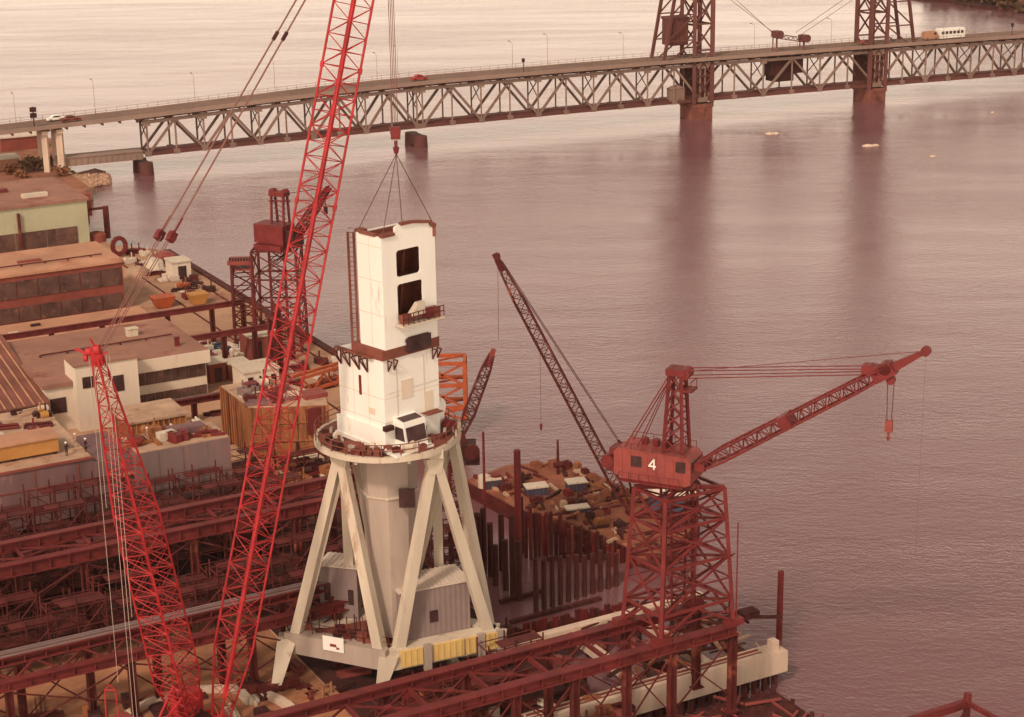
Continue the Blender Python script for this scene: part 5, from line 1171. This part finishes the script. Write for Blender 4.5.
def pile(p, z1, rr, m_, label, group, z0=-2, sq=False):
    m = MB()
    if sq: m.obb(V((p.x, p.y, (z0+z1)/2)), UA, VB, ZZ, rr, rr*.6, (z1-z0)/2)
    else: m.tube(V((p.x, p.y, z0)), V((p.x, p.y, z1)), rr, rr*.94, 8)
    return single(m, 'timber_pile' if not sq else 'sheet_pile', m_, label, 'pile', V((p.x, p.y, 0)), group)
def barge():
    dk = [at(x, y, 2.2) for x, y in ((466, 480), (508, 465), (566, 461), (606, 479), (655, 500), (700, 522), (660, 556), (625, 545), (567, 521), (516, 507))]
    c = sum(dk, V((0, 0, 0)))/len(dk); r = thing('work_barge', 'rust brown work barge cluttered with timber among the piles', 'barge', V((c.x, c.y, 0)))
    MB().prism(dk, -.8, 2.0).build('hull', 'steel', r); MB().prism([c+(p-c)*.995 for p in dk], 2.003, 2.25).build('deck', 'bargedk', r)
    random.seed(4)
    for k in range(150):
        a, b_ = random.uniform(.05, .92), random.uniform(.08, .9); i_ = random.randrange(10); p = c+(dk[i_].lerp(dk[(i_+1) % 10], random.random())-c)*(.93*math.sqrt(random.random())); p.z = 2.3; L_ = random.uniform(.5, 3.2); an = random.uniform(-.4, .4)+random.choice([0, 1.57]); d_ = UA*math.cos(an)+VB*math.sin(an); m = MB()
        if k % 4: m.bar(p-d_*L_/2, p+d_*L_/2+ZZ*random.uniform(0, .4), random.uniform(.15, .5), random.uniform(.15, .4)); nm = 'timber_baulk'
        else: m.obb(p+ZZ*.4, UA, VB, ZZ, random.uniform(.3, .8), random.uniform(.3, .6), .4); m.obb(p+ZZ*.85, UA, VB, ZZ, .25, .25, .08); nm = 'deck_crate'
        single(m, nm, random.choice(['craned', 'ochre', 'deckt', 'steel', 'black', 'bargedk', 'timber']), 'loose baulk lying on the rust brown barge deck' if nm == 'timber_baulk' else 'small crate on the rust brown barge deck', 'timber' if nm == 'timber_baulk' else 'crate', p, 'baulks on the barge' if nm == 'timber_baulk' else 'crates on the barge')
    for (px, py, a, b_, h, lb) in ((536, 494, 1.35, .8, 1.1, 'long blue container with pale lid at the middle of the barge'), (576, 490, 1.2, .8, 1.2, 'blue container with white lid on the right half of the barge'), (491, 487, 1.1, .8, 1.2, 'small blue and white box at the left end of the barge'), (577, 511, 1.4, .6, .5, 'low blue skip near the front edge of the barge')):
        p = at(px, py, 2.25); r2 = thing('deck_container', lb, 'container', p); m = MB(); d_ = (UA*.8-VB*.2).normalized(); s_ = V((-d_.y, d_.x, 0)); m.obb(p+ZZ*h/2, d_, s_, ZZ, a, b_, h/2); m.build('body', 'bluec', r2)
        m = MB(); m.obb(p+ZZ*(h+.06), d_, s_, ZZ, a+.1, b_+.1, .1)
        m.build('lid', 'cream', r2)
        m = MB(); k = -a+.3
        while k < a: m.obb(p+d_*k-s_*(b_+.02)+ZZ*h/2, d_, s_, ZZ, .06, .04, h/2-.1); k += .5
        m.build('rib', 'wired', r2)
    for (px, py, s_, mt_, lb) in ((484, 487, .75, 'cream', 'pale round drum at the left end of the barge'), (496, 486, .7, 'craned', 'red drum beside the left blue box on the barge'), (520, 484, .6, 'black', 'black drum near the tall pile on the barge')):
        p = at(px, py, 2.25); m = MB(); m.tube(p, p+ZZ*1.5, s_, n=14); m.tube(p+ZZ*1.5, p+ZZ*1.6, s_*.9, n=14); m.tube(p+ZZ*.7, p+ZZ*.8, s_*1.05, n=14); single(m, 'oil_drum', mt_, lb, 'drum', p)
    p = at(558, 474, 2.25); m = MB(); m.tube(p, V((p.x, p.y, zat(p, 440))), .22, .14, 8); m.tube(p+ZZ*1.3-UA*.5, p+ZZ*1.3+UA*.5, .4, n=10); single(m, 'barge_mast', 'steel', 'short dark mast standing at the back of the barge', 'mast', p)
    # piles: a tight rank along the barge front, tall guide piles, then rows in the basin
    random.seed(8)
    G1 = 'tight rank of sheet piles before the barge'
    a, b_ = at(522, 572, 0), at(630, 588, 0); n = 26
    a, b_ = at(523, 556, 0), at(628, 566, 0)
    for k in range(n):
        p = a.lerp(b_, (k+random.uniform(-.3, .3))/(n-1))+V((0, random.uniform(-.9, .9), 0)); col_y = 501+(548-501)*(k/(n-1))+random.uniform(-6, 9)
        pile(p, zat(p, col_y), .19, random.choice(['timber', 'steel', 'redpale', 'craned']), 'dark red sheet pile in the tight rank before the barge front', G1, sq=True)
    a, b_ = at(536, 612, 0), at(616, 586, 0)
    for k in range(11):
        p = a.lerp(b_, k/10); pile(p, zat(p, 560-9*(k/10)+random.uniform(-3, 3)), .3, 'timber', 'slender timber pile of the open row in the basin water', 'open row of piles in the basin')
    for k, (px, yb, yt, lb) in enumerate(((491, 576, 523, 'first'), (502, 570, 514, 'second'), (506, 590, 540, 'third'), (496, 585, 545, 'fourth'), (513, 596, 515, 'fifth'), (519, 600, 541, 'sixth'))):
        p = at(px, yb, 0); pile(p, zat(p, yt), .36, 'timber', lb+' free standing pile from the left in the basin by the white crane', 'free standing basin piles')
    p = at(519, 570, 0); pile(p, zat(p, 450), .42, 'craned', 'tallest red guide pile rising above the barge front', None)
    p = at(486, 560, 0); pile(p, zat(p, 432), .16, 'craned', 'thin tall red spar left of the guide pile', None)
    a, b_ = at(468, 575, 0), at(484, 572, 0)
    for k in range(9):
        p = a.lerp(b_, k/8)+V((0, random.uniform(-1, 1), 0)); pile(p, zat(p, 518-k*.8+random.uniform(-4, 4)), .32, 'timber', 'dark pile in the clump beside the right leg of the white crane', 'clump of piles by the white crane')
    a, b_ = U(82.2, 152.3), U(97.5, 151)
    for k in range(36):
        p = a.lerp(b_, k/35); pile(p, 2.3+random.uniform(-.5, .6), .3, random.choice(['timber', 'steel', 'craned']), 'stubby sheet pile in the low wall along the slip edge', 'low wall of stubby sheet piles', sq=True)
    # wale timbers floating level
    m = MB(); ed = [U(80.95, 108), U(80.95, 165), U(83.75, 176), U(87.95, 205)]
    for p, q in zip(ed, ed[1:]): m.bar(p+UA*.12+ZZ*.6, q+UA*.12+ZZ*.6, .3, 5.2)
    single(m, 'slip_wall', 'timber', 'dark timber wall along the shore side of the basin by the white crane', 'retaining wall', U(84.5, 160, 0))
    for (x0, y0, x1, y1, lb) in ((500, 602, 545, 590, 'dark floating timber boom across the basin water by the leg'), (510, 622, 600, 598, 'long dark timber wale in front of the open row of piles'), (548, 560, 618, 538, 'timber wale tying the tight rank of piles')):
        a, b_ = at(x0, y0, .3), at(x1, y1, .3); m = MB(); m.bar(a, b_, .5, .35); single(m, 'timber_wale', 'timber', lb, 'timber', a)
barge()
# floating crane behind crane four
def barge_crane():
    p = at(668, 512, 2.25); r = thing('floating_crane', 'dark lattice boom derrick on the barge behind crane number four', 'crane', p)
    d = V((-1, 0, 0)); m = MB(); m.obb(p+V((.6, 0, 1.7)), V((1, 0, 0)), V((0, 1, 0)), ZZ, 2.9, 1.7, 1.1); m.build('cab', 'bluec', r)
    m = MB(); q = p+V((.6, 0, 2.8)); m.add([q+V(x) for x in ((-3, -1.8, 0), (3, -1.8, 0), (3, 1.8, 0), (-3, 1.8, 0), (-1.9, -.2, 1.7), (1.6, -.2, 1.2), (1.6, .4, 1.2), (-1.9, .4, 1.7))], [(0, 1, 2, 3), (4, 5, 6, 7), (0, 1, 5, 4), (1, 2, 6, 5), (2, 3, 7, 6), (3, 0, 4, 7)]); m.build('cab_roof', 'roofw', r)
    m = MB(); m.obb(p+V((.4, 0, .35)), V((1, 0, 0)), V((0, 1, 0)), ZZ, 3, 2, .35); m.build('crawler_base', 'black', r)
    b0 = onp(628, 507, p, V((1, 0, 0))); b1 = onp(497, 259, p, V((1, 0, 0))); m = MB()
    lattice(m, b0, b1, V((1, 0, 0)), [(0, .25, .25), (.08, .62, .62), (.85, .58, .58), (1, .25, .25)], 34, .1, .05); m.build('boom', 'steel', r)
    m = MB(); a = (b1-b0).normalized(); m.bar(b1-a*1.6, b1+a*.7, .45, .6); m.tube(b1+V((0, -.4, .3)), b1+V((0, .4, .3)), .42, n=12); m.build('boom_head', 'steel', r)
    m = MB(); g = onp(618, 440, p, V((1, 0, 0))); k = onp(502, 262, p, V((1, 0, 0)))
    for y in (-.6, .6): m.tube(k+V((0, y, 0)), g+V((0, y, 0)), .05, n=4)
    m.build('pendant_line', 'wired', r)
    m = MB(); m.bar(g, onp(634, 500, p, V((1, 0, 0)))+V((0, .8, 0)), .22); m.bar(g, p+V((1.5, 0, 2.6)), .22); m.build('gantry', 'black', r)
    m = MB(); h = onp(541, 330, p, V((1, 0, 0))); h2 = V((b1.x, b1.y, 0)); m.tube(b1-a*.2, V((b1.x, b1.y, zat(b1, 340))), .025, n=4)
    hp = onp(541, 424, p, V((1, 0, 0))); bb = b0.lerp(b1, .62); m.tube(V((hp.x, hp.y, zat(hp, 346))), hp, .022, n=4); m.build('hoist_rope', 'wired', r)
    m = MB(); m.tube(hp, hp-ZZ*.8, .18, .1, 8); m.build('hook', 'craned', r)
barge_crane()
# ------------------------------------------------------------------ lower right frame and lower left steel
r = thing('steel_gable_frame', 'dark red steel frame poking in at the bottom right corner', 'steel frame', U(100, 102, 0))
pk = U(100.4, 103.2, 11.0); m = MB()
m.bar(pk-UA*14-ZZ*0, pk, .5, .7); m.bar(pk+ZZ*.0, pk+UA*.3-VB*6.5, .3, .4); m.bar(pk-VB*6.5-UA*14, pk-VB*6.5+UA*.3, .5, .7); m.tube(pk+ZZ*.2, pk+ZZ*.9, .35, n=8); m.tube(pk-VB*6.5+ZZ*.2, pk-VB*6.5+ZZ*.8, .35, n=8)
m.build('top_beam', 'girder', r); m = MB()
for k in (0, 4.5, 9, 13.5): m.bar(pk-UA*k-ZZ*11, pk-UA*k-ZZ*.4, .5); m.bar(pk-UA*k-VB*6.5-ZZ*11, pk-UA*k-VB*6.5-ZZ*.4, .5)
m.build('post', 'steel', r); m = MB()
for k in (0, 4.5, 9): m.bar(pk-UA*k-ZZ*.6, pk-UA*(k+4.5)-ZZ*6, .2); m.bar(pk-UA*k-ZZ*6, pk-UA*(k+4.5)-ZZ*.6, .2)
m.build('bracing', 'steel', r)
# staging bays in the dark slipway
def staging():
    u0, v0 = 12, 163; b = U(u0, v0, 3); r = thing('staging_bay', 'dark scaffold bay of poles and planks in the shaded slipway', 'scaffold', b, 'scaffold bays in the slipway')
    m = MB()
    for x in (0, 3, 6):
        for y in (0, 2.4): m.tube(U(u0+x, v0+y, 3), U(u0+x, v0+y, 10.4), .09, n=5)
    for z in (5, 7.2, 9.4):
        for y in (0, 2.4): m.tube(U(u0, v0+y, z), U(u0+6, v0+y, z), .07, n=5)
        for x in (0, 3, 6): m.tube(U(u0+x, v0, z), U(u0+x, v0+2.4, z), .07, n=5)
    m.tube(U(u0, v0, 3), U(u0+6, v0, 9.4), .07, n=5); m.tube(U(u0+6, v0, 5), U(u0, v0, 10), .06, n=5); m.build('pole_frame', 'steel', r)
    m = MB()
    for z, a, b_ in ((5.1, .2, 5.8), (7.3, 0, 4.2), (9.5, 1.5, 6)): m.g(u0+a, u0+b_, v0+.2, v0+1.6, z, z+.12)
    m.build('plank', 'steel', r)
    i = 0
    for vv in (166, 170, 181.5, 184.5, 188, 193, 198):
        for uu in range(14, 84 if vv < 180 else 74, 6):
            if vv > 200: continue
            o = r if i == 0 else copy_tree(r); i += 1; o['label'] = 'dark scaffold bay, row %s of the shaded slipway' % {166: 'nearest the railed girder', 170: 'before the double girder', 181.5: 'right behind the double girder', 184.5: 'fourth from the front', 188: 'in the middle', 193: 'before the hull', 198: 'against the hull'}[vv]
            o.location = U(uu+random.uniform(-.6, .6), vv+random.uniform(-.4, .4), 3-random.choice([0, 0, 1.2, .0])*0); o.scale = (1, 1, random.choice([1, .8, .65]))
staging()
for vv, rng, lb in ((134.5, (60, 78), 'scaffold bay under the inner runway girder below the white crane'), (139, (66, 78), 'scaffold bay between the white crane foot and the inner girder'), (118.5, (60, 76), 'scaffold bay in front of the near runway girder'), (204.2, (71, 86), 'scaffold bay in front of the ochre section')):
    src = bpy.data.objects['staging_bay']
    for uu in range(rng[0], rng[1], 7):
        o = copy_tree(src); o.location = U(uu, vv, 3); o.scale = (1, 1, random.choice([.45, .6, .7])); o['label'] = lb; o['group'] = 'scaffold bays by the cranes'
# clutter: countable pieces of yard stock
def stock():
    random.seed(77)
    def piece(kind, u, v, z, ms, label, group):
        a = random.choice([0, 1.57])+random.uniform(-.3, .3); d_ = UA*math.cos(a)+VB*math.sin(a); s_ = V((-d_.y, d_.x, 0)); p = U(u, v, z); m = MB()
        if kind == 'steel_plate': m.obb(p+ZZ*.08, d_, s_, ZZ, random.uniform(.8, 2.2), random.uniform(.5, 1.1), .07); m.obb(p+ZZ*.2+d_*.2, d_, s_, ZZ, random.uniform(.6, 1.4), random.uniform(.4, .8), .05)
        elif kind == 'timber_stack':
            for k in range(4): m.obb(p+s_*(k-1.5)*.36+ZZ*.2, d_, s_, ZZ, random.uniform(1, 2.2), .15, .18)
            m.obb(p+ZZ*.5+s_*.1, d_, s_, ZZ, 1.2, .2, .12)
        elif kind == 'crate': m.obb(p+ZZ*.55, d_, s_, ZZ, random.uniform(.5, 1.2), random.uniform(.4, .8), .5); m.obb(p+ZZ*1.1, d_, s_, ZZ, .4, .3, .06); m.obb(p+ZZ*.06, d_, s_, ZZ, 1.0, .6, .05)
        elif kind == 'pipe_bundle':
            for k in range(3): m.tube(p+s_*(k-1)*.36+ZZ*.2-d_*1.8, p+s_*(k-1)*.36+ZZ*.2+d_*1.8, .17, n=8)
            m.tube(p+ZZ*.5-d_*1.6, p+ZZ*.5+d_*1.7, .17, n=8)
        elif kind == 'machine':
            m.obb(p+ZZ*.5, d_, s_, ZZ, 1.0, .6, .45); m.tube(p+ZZ*.95+d_*.3, p+ZZ*2.1+d_*.3, .12, n=6); m.tube(p+ZZ*.7-d_*.9-s_*.5, p+ZZ*.7-d_*.9+s_*.5, .5, n=12)
        single(m, kind, random.choice(ms), label, {'steel_plate': 'steel plate', 'timber_stack': 'timber stack', 'crate': 'crate', 'pipe_bundle': 'pipes', 'machine': 'machine'}[kind], p, group)
    zones = [((97, 103), (296, 330), 3.02, 40, 'on the tan wharf apron by the river', 'the wharf apron', ['craned', 'black', 'orange', 'roofw', 'steel', 'cream']),
             ((88, 99), (256, 267), 3.02, 34, 'between the two slim red beams', 'the beam yard', ['cream', 'roofw', 'steel', 'bluec', 'craned', 'black']),
             ((99, 105), (318, 336), 3.02, 16, 'at the far corner of the wharf', 'the wharf corner', ['cream', 'craned', 'steel', 'deckt']),
             ((88, 105), (222, 250), 3.02, 40, 'on the wharf behind the white crane', 'the middle wharf', ['cream', 'steel', 'craned', 'roofw', 'ground', 'redband']),
             ((22, 53), (211.5, 225), 11.14, 60, 'on the deck of the left hull section', 'the left hull deck', ['cream', 'steel', 'yelbox', 'roofw', 'craned', 'black', 'deckt']),
             ((78.5, 85), (213.5, 222), 10.32, 26, 'on the deck of the ochre ship section', 'the ochre deck', ['steel', 'cream', 'craned', 'hulld', 'redpale', 'hull']),
             ((59, 69.6), (203, 207.8), 11.14, 14, 'on the deck of the grey hull section', 'the grey hull deck', ['cream', 'craned', 'ochre']),
             ((71.5, 88), (199, 207), 3.05, 34, 'before the ochre section', 'the rust ground', ['black', 'steel', 'ochre', 'deckt', 'craned']),
             ((61, 83), (112, 150), 3.02, 120, 'in the clutter beneath the runway girders', 'the girder shade', ['steel', 'timber', 'redpale', 'ochre', 'craned', 'black', 'cream']),
             ((44, 60), (133, 156), 3.02, 26, 'on the dirt by the boom crane', 'the orange dirt', ['steel', 'black', 'redpale', 'dirt', 'cream']),
             ((20, 44), (150, 160), 3.02, 20, 'under the left railed runway girder', 'the left girder', ['steel', 'black', 'dirt', 'ochre']),
             ((78, 87), (196, 236), 3.02, 16, 'beside the ochre ship section', 'the ochre section side', ['steel', 'cream', 'craned']),
             ((55, 70), (214, 234), 3.02, 20, 'between the hull sections and the office', 'the office front', ['steel', 'cream', 'craned', 'redband'])]
    kinds = ['steel_plate', 'timber_stack', 'crate', 'pipe_bundle', 'machine']; adj = {'steel_plate': 'flat steel plates', 'timber_stack': 'stacked timber baulks', 'crate': 'boxy crate', 'pipe_bundle': 'bundle of pipes', 'machine': 'small machine'}
    for (ua, ub), (va, vb), z, n, where, gname, ms in zones:
        for k in range(n):
            kd = kinds[k % 5]; piece(kd, random.uniform(ua, ub), random.uniform(va, vb), z, ms, adj[kd]+' '+where, '%s of %s' % ({'steel_plate': 'plates', 'timber_stack': 'timber stacks', 'crate': 'crates', 'pipe_bundle': 'pipe bundles', 'machine': 'machines'}[kd], gname))
stock()
for px, py, sz, mt_, lb in ((163, 307, 1.7, 'orange', 'orange skip standing right of the glazed shed'), (198, 304, 1.5, 'yelbox', 'yellow skip behind the slim red beam')):
    p = at(px, py, 3); m = MB(); m.taper(p+ZZ*.1, (sz*.7, sz*.6), p+ZZ*2.0, (sz*1.15, sz*.9), UA, VB); m.bar(p-UA*sz*1.2+ZZ*1.9, p+UA*sz*1.2+ZZ*1.9, .12); single(m, 'steel_skip', mt_, lb, 'skip', p)
# tents / tarpaulin heap at the wharf corner
p = at(152, 262, 3); 
for i, (du, dv, w_, l_, h_, lb) in enumerate(((0, 0, 2.2, 3.4, 2.0, 'tan tarpaulin covered heap nearest the water at the wharf corner'), (-4.2, -3, 2.6, 2.6, 1.6, 'low tan tarpaulin heap behind the first one'), (3.6, 3.8, 2.4, 3.2, 2.1, 'brownish covered heap at the outer tip of the wharf'))):
    b = U(99.5, 322)+UA*du+VB*dv; b.z = 3; m = MB(); n = 12
    rings = []
    for j, (k, z) in enumerate(((1, 0), (.95, .35), (.75, .75), (.35, 1.0))):
        rings.append([b+UA*w_*k*math.cos(6.283*q/n)*random.uniform(.85, 1.1)+VB*l_*k*math.sin(6.283*q/n)*random.uniform(.85, 1.1)+ZZ*h_*z for q in range(n)])
    vs = sum(rings, []); fs = [(j*n+q, j*n+(q+1) % n, (j+1)*n+(q+1) % n, (j+1)*n+q) for j in range(3) for q in range(n)]+[tuple(range(3*n, 4*n))]
    m.add(vs, fs); single(m, 'tarpaulin_heap', ['cream', 'deckt', 'redpale'][i], lb, 'covered heap', b)
# ------------------------------------------------------------------ bank vegetation and rocks
def shrub(p, R_, label, m_='leaf', n=420):
    r = thing('shrub', label, 'shrub', p, None); m = MB()
    for k in range(4): a = k*1.6; m.tube(p, p+V((math.cos(a)*R_*.4, math.sin(a)*R_*.4, R_*.9)), .12, .04, 5)
    m.build('stem', 'steel', r); m = MB(); cl = [V((random.uniform(-.7, .7)*R_, random.uniform(-.6, .6)*R_, random.uniform(.4, 1.1)*R_)) for _ in range(7)]
    for k in range(n):
        q = p+random.choice(cl)+V((random.gauss(0, .27), random.gauss(0, .27), random.gauss(0, .22)))*R_; s = .18+random.random()*.28
        if q.z < 3.05: q.z = 3.1
        a, b = V((random.gauss(0, 1), random.gauss(0, 1), random.gauss(0, 1))).normalized()*s, V((random.gauss(0, 1), random.gauss(0, 1), random.gauss(0, 1))).normalized()*s
        m.add([q-a, q+b, q+a, q-b], [(0, 1, 2, 3)])
    m.build('foliage', m_, r)
shrub(at(34, 172, 3), 2.9, 'dark round shrub on the bank below the bridge deck', 'leaf', 700)
shrub(at(47, 166, 3), 1.8, 'small reddish shrub right of the dark one on the bank', 'leafr')
shrub(at(20, 178, 3), 1.5, 'low reddish shrub left of the dark round one', 'leafr')
shrub(at(10, 175, 3), 1.6, 'small dry shrub at the left edge of the bank', 'leafr')
shrub(at(62, 176, 3), 1.7, 'dry orange shrub on the point beside the bridge pier', 'leafr')
m = MB(); random.seed(3)
for k in range(420):
    t = random.random(); px, py = 60+t*48, 178+random.uniform(-6, 9)*(1-t*.5)-abs(t-.4)*6
    p = at(px, py, 1.2); s = random.uniform(.3, 1.0); p.z = random.uniform(-.1, 1.6)*(1-t*.8)
    a, b = V((random.gauss(0, 1), random.gauss(0, 1), .2)).normalized(), None; b = V((-a.y, a.x, random.uniform(-.4, .4))).normalized(); m.obb(p, a, b, a.cross(b), s, s*.7, s*.55)
single(m, 'shore_rubble', 'rockm', 'heap of pale rubble along the point under the bridge approach', 'rubble', at(80, 180, 1), kind='stuff')
MB().prism([at(60, 186, 0), at(75, 174, 0), at(95, 169, 0), at(106, 172, 0), at(104, 178, 0), at(88, 187, 0)], -1, .2).build('shore_point_ground', 'land', kind='structure')
for px, py, sx, lb in ((770, 134, 3.2, 'low pale rock ledge awash left of the right tower reflection'), (868, 146, 3.6, 'pale rock ledge awash in front of the right bridge tower'), (932, 157, 1.1, 'small pale rock awash at the right side of the river'), (992, 113, .8, 'tiny pale float near the right edge below the bridge')):
    p = at(px, py, 0); m = MB(); n = 14
    for (q, w_) in ((0, 1.), (sx*.55, .6)):
        o = p+V((q, q*.15, 0)); rg = []
        for k_, z in ((1, -.2), (.8, .25), (.3, .45)): rg.append([o+V((sx*.5*w_*k_*math.cos(6.283*j/n)*random.uniform(.7, 1.2), sx*.35*w_*k_*math.sin(6.283*j/n)*random.uniform(.7, 1.2), z)) for j in range(n)])
        m.add(sum(rg, []), [(a*n+j, a*n+(j+1) % n, (a+1)*n+(j+1) % n, (a+1)*n+j) for a in range(2) for j in range(n)]+[tuple(range(2*n, 3*n))])
    single(m, 'rock_ledge', 'concrete', lb, 'rock', p)
# ------------------------------------------------------------------ people
def person_mesh(pose, cloth):
    """one skinned body, 1.75 m tall, facing +Y"""
    J = {'pel': (0, 0, .95, .15), 'ch': (0, .02, 1.28, .19), 'nk': (0, .02, 1.48, .07), 'hd': (0, .03, 1.60, .10), 'top': (0, .03, 1.72, .085)}
    E_ = [('pel', 'ch'), ('ch', 'nk'), ('nk', 'hd'), ('hd', 'top')]
    for s, n in ((-1, 'l'), (1, 'r')):
        st = .18*s if pose == 'walk' else .0
        J.update({'hip'+n: (.1*s, 0, .88, .11), 'kn'+n: (.12*s, st+.03, .5, .075), 'an'+n: (.13*s, st*1.5-.02, .09, .05), 'to'+n: (.14*s, st*1.5+.15, .05, .045)})
        E_ += [('pel', 'hip'+n), ('hip'+n, 'kn'+n), ('kn'+n, 'an'+n), ('an'+n, 'to'+n)]
        hx, hy, hz = (.27*s, .28, .98) if pose != 'stand' else (.25*s, .06, .78)
        J.update({'sh'+n: (.2*s, .0, 1.4, .075), 'el'+n: (.27*s, -.02, 1.1, .05), 'wr'+n: (hx, hy*.8, hz+.04, .036), 'hn'+n: (hx, hy, hz-.06, .042)})
        E_ += [('ch', 'sh'+n), ('sh'+n, 'el'+n), ('el'+n, 'wr'+n), ('wr'+n, 'hn'+n)]
    ks = list(J); me = bpy.data.meshes.new('body_skeleton'); me.from_pydata([J[k][:3] for k in ks], [(ks.index(a), ks.index(b)) for a, b in E_], []); ob = bpy.data.objects.new('tmp', me); COL.objects.link(ob)
    md = ob.modifiers.new('s', 'SKIN'); sv = me.skin_vertices[0].data
    for i, k in enumerate(ks): sv[i].radius = (J[k][3], J[k][3]*.85); sv[i].use_root = (k == 'pel')
    sb = ob.modifiers.new('b', 'SUBSURF'); sb.levels = 1; dg = bpy.context.evaluated_depsgraph_get(); nm = bpy.data.meshes.new_from_object(ob.evaluated_get(dg)); bpy.data.objects.remove(ob)
    nm.materials.clear(); nm.materials.append(M[cloth]); nm.materials.append(M['skin']); nm.materials.append(M['black'])
    for f in nm.polygons:
        c = f.center; f.material_index = 1 if (c.z > 1.5 or (abs(c.x) > .21 and c.z < (1.0 if pose != 'stand' else .82))) else (2 if c.z < .12 else 0); f.use_smooth = True
    return nm
PM = {('stand', 'cloth'): person_mesh('stand', 'cloth'), ('walk', 'cloth2'): person_mesh('walk', 'cloth2'), ('work', 'cloth'): person_mesh('work', 'cloth')}
def hard_hat():
    m = MB(); n = 12
    m.tube(V((0, .03, 1.70)), V((0, .03, 1.72)), .17, .16, n); m.tube(V((0, .03, 1.72)), V((0, .03, 1.80)), .13, .10, n); m.tube(V((0, .03, 1.80)), V((0, .03, 1.83)), .10, .04, n); return m
for (px, py, z, key, rz, lb) in ((39.5, 441, 11.12, ('stand', 'cloth'), 2.9, 'worker in dark clothes standing left of a pair on the hull deck'), (45.5, 441, 11.12, ('stand', 'cloth'), 3.4, 'worker in dark clothes standing right in the pair on the hull deck'), (67, 456, 11.12, ('work', 'cloth'), 1.0, 'worker leaning forward near the front edge of the left hull deck'), (86, 452, 11.12, ('work', 'cloth'), 4.4, 'worker facing left beside the hanging whip lines'), (76, 447, 11.12, ('walk', 'cloth2'), 2.2, 'worker in tan clothes walking on the left hull deck'), (148, 441, 11.12, ('walk', 'cloth2'), 1.2, 'worker in tan clothes on the grey hull section deck')):
    p = at(px, py, z); o = bpy.data.objects.new('person', PM[key]); COL.objects.link(o); o.location = p; o.rotation_euler = (0, 0, rz); props(o, lb, 'person', None); ORG[o.name] = V((0, 0, 0))
    h = hard_hat().build('hard_hat', 'white' if px > 60 else 'yelbox', o)
# ------------------------------------------------------------------ haze
def haze():
    m = bpy.data.materials.new('haze_air'); m.use_nodes = True; t = m.node_tree; t.nodes.remove(t.nodes['Principled BSDF']); v = t.nodes.new('ShaderNodeVolumePrincipled')
    v.inputs['Color'].default_value = (.92, .74, .66, 1); v.inputs['Density'].default_value = .00005; v.inputs['Anisotropy'].default_value = .2
    t.links.new(v.outputs[0], t.nodes['Material Output'].inputs['Volume'])
    b = MB(); b.add([(x, y, z) for z in (-4, 112) for x, y in ((-1500, -60), (1500, -60), (1500, 2200), (-1500, 2200))], [(0, 3, 2, 1), (4, 5, 6, 7), (0, 1, 5, 4), (1, 2, 6, 5), (2, 3, 7, 6), (3, 0, 4, 7)])
    b.build('haze', m, kind='stuff')
HAZE = True
if HAZE: haze()

# ------------------------------------------------------------------ labels of repeats: each named by its place in its own row
def ordinal(n):
    a = ['', 'first', 'second', 'third', 'fourth', 'fifth', 'sixth', 'seventh', 'eighth', 'ninth', 'tenth', 'eleventh', 'twelfth', 'thirteenth', 'fourteenth', 'fifteenth', 'sixteenth', 'seventeenth', 'eighteenth', 'nineteenth']
    if n < 20: return a[n]
    t = ['', '', 'twent', 'thirt', 'fort', 'fift'][n//10]
    return t+'ieth' if n % 10 == 0 else t+'y-'+a[n % 10]
bpy.context.view_layer.update()
COLW = {'dark_red_steel': 'dark red', 'blackened_steel': 'black', 'crane_red': 'red', 'faded_red': 'faded red', 'dark_crane_paint': 'deep red', 'cream_paint': 'cream', 'pale_sheet_roof': 'whitish', 'ochre_primer': 'ochre', 'hull_deck': 'tan', 'orange_steel': 'orange', 'wet_timber': 'brown', 'blue_box_paint': 'blue', 'yellow_plate': 'yellow', 'packed_ground': 'sandy', 'orange_dirt': 'sandy orange', 'red_cladding': 'brick red', 'barge_deck': 'rust brown'}
by = {}
for o in bpy.data.objects:
    if o.parent is None and 'label' in o: by.setdefault(o['label'], []).append(o)
for lb, os_ in by.items():
    if len(os_) < 2: continue
    sub = {}
    for o in os_:
        c = ''
        if o.type == 'MESH' and o.get('category') in ('steel plate', 'timber stack', 'crate', 'pipes', 'machine', 'timber'): c = COLW.get(o.data.materials[0].name, '')
        sub.setdefault(c, []).append(o)
    for c, oo in sub.items():
        def sx(o):
            q = RM.transposed() @ (o.matrix_world.translation-CP); return q.x/-q.z
        oo.sort(key=sx)
        for i, o in enumerate(oo):
            base = ('%s %s' % (c, lb)) if c else lb
            if len(oo) == 1: o['label'] = base
            elif i == 0: o['label'] = 'leftmost '+base
            elif i == len(oo)-1: o['label'] = 'rightmost '+base
            else: o['label'] = '%s from left, %s' % (ordinal(i+1), base)
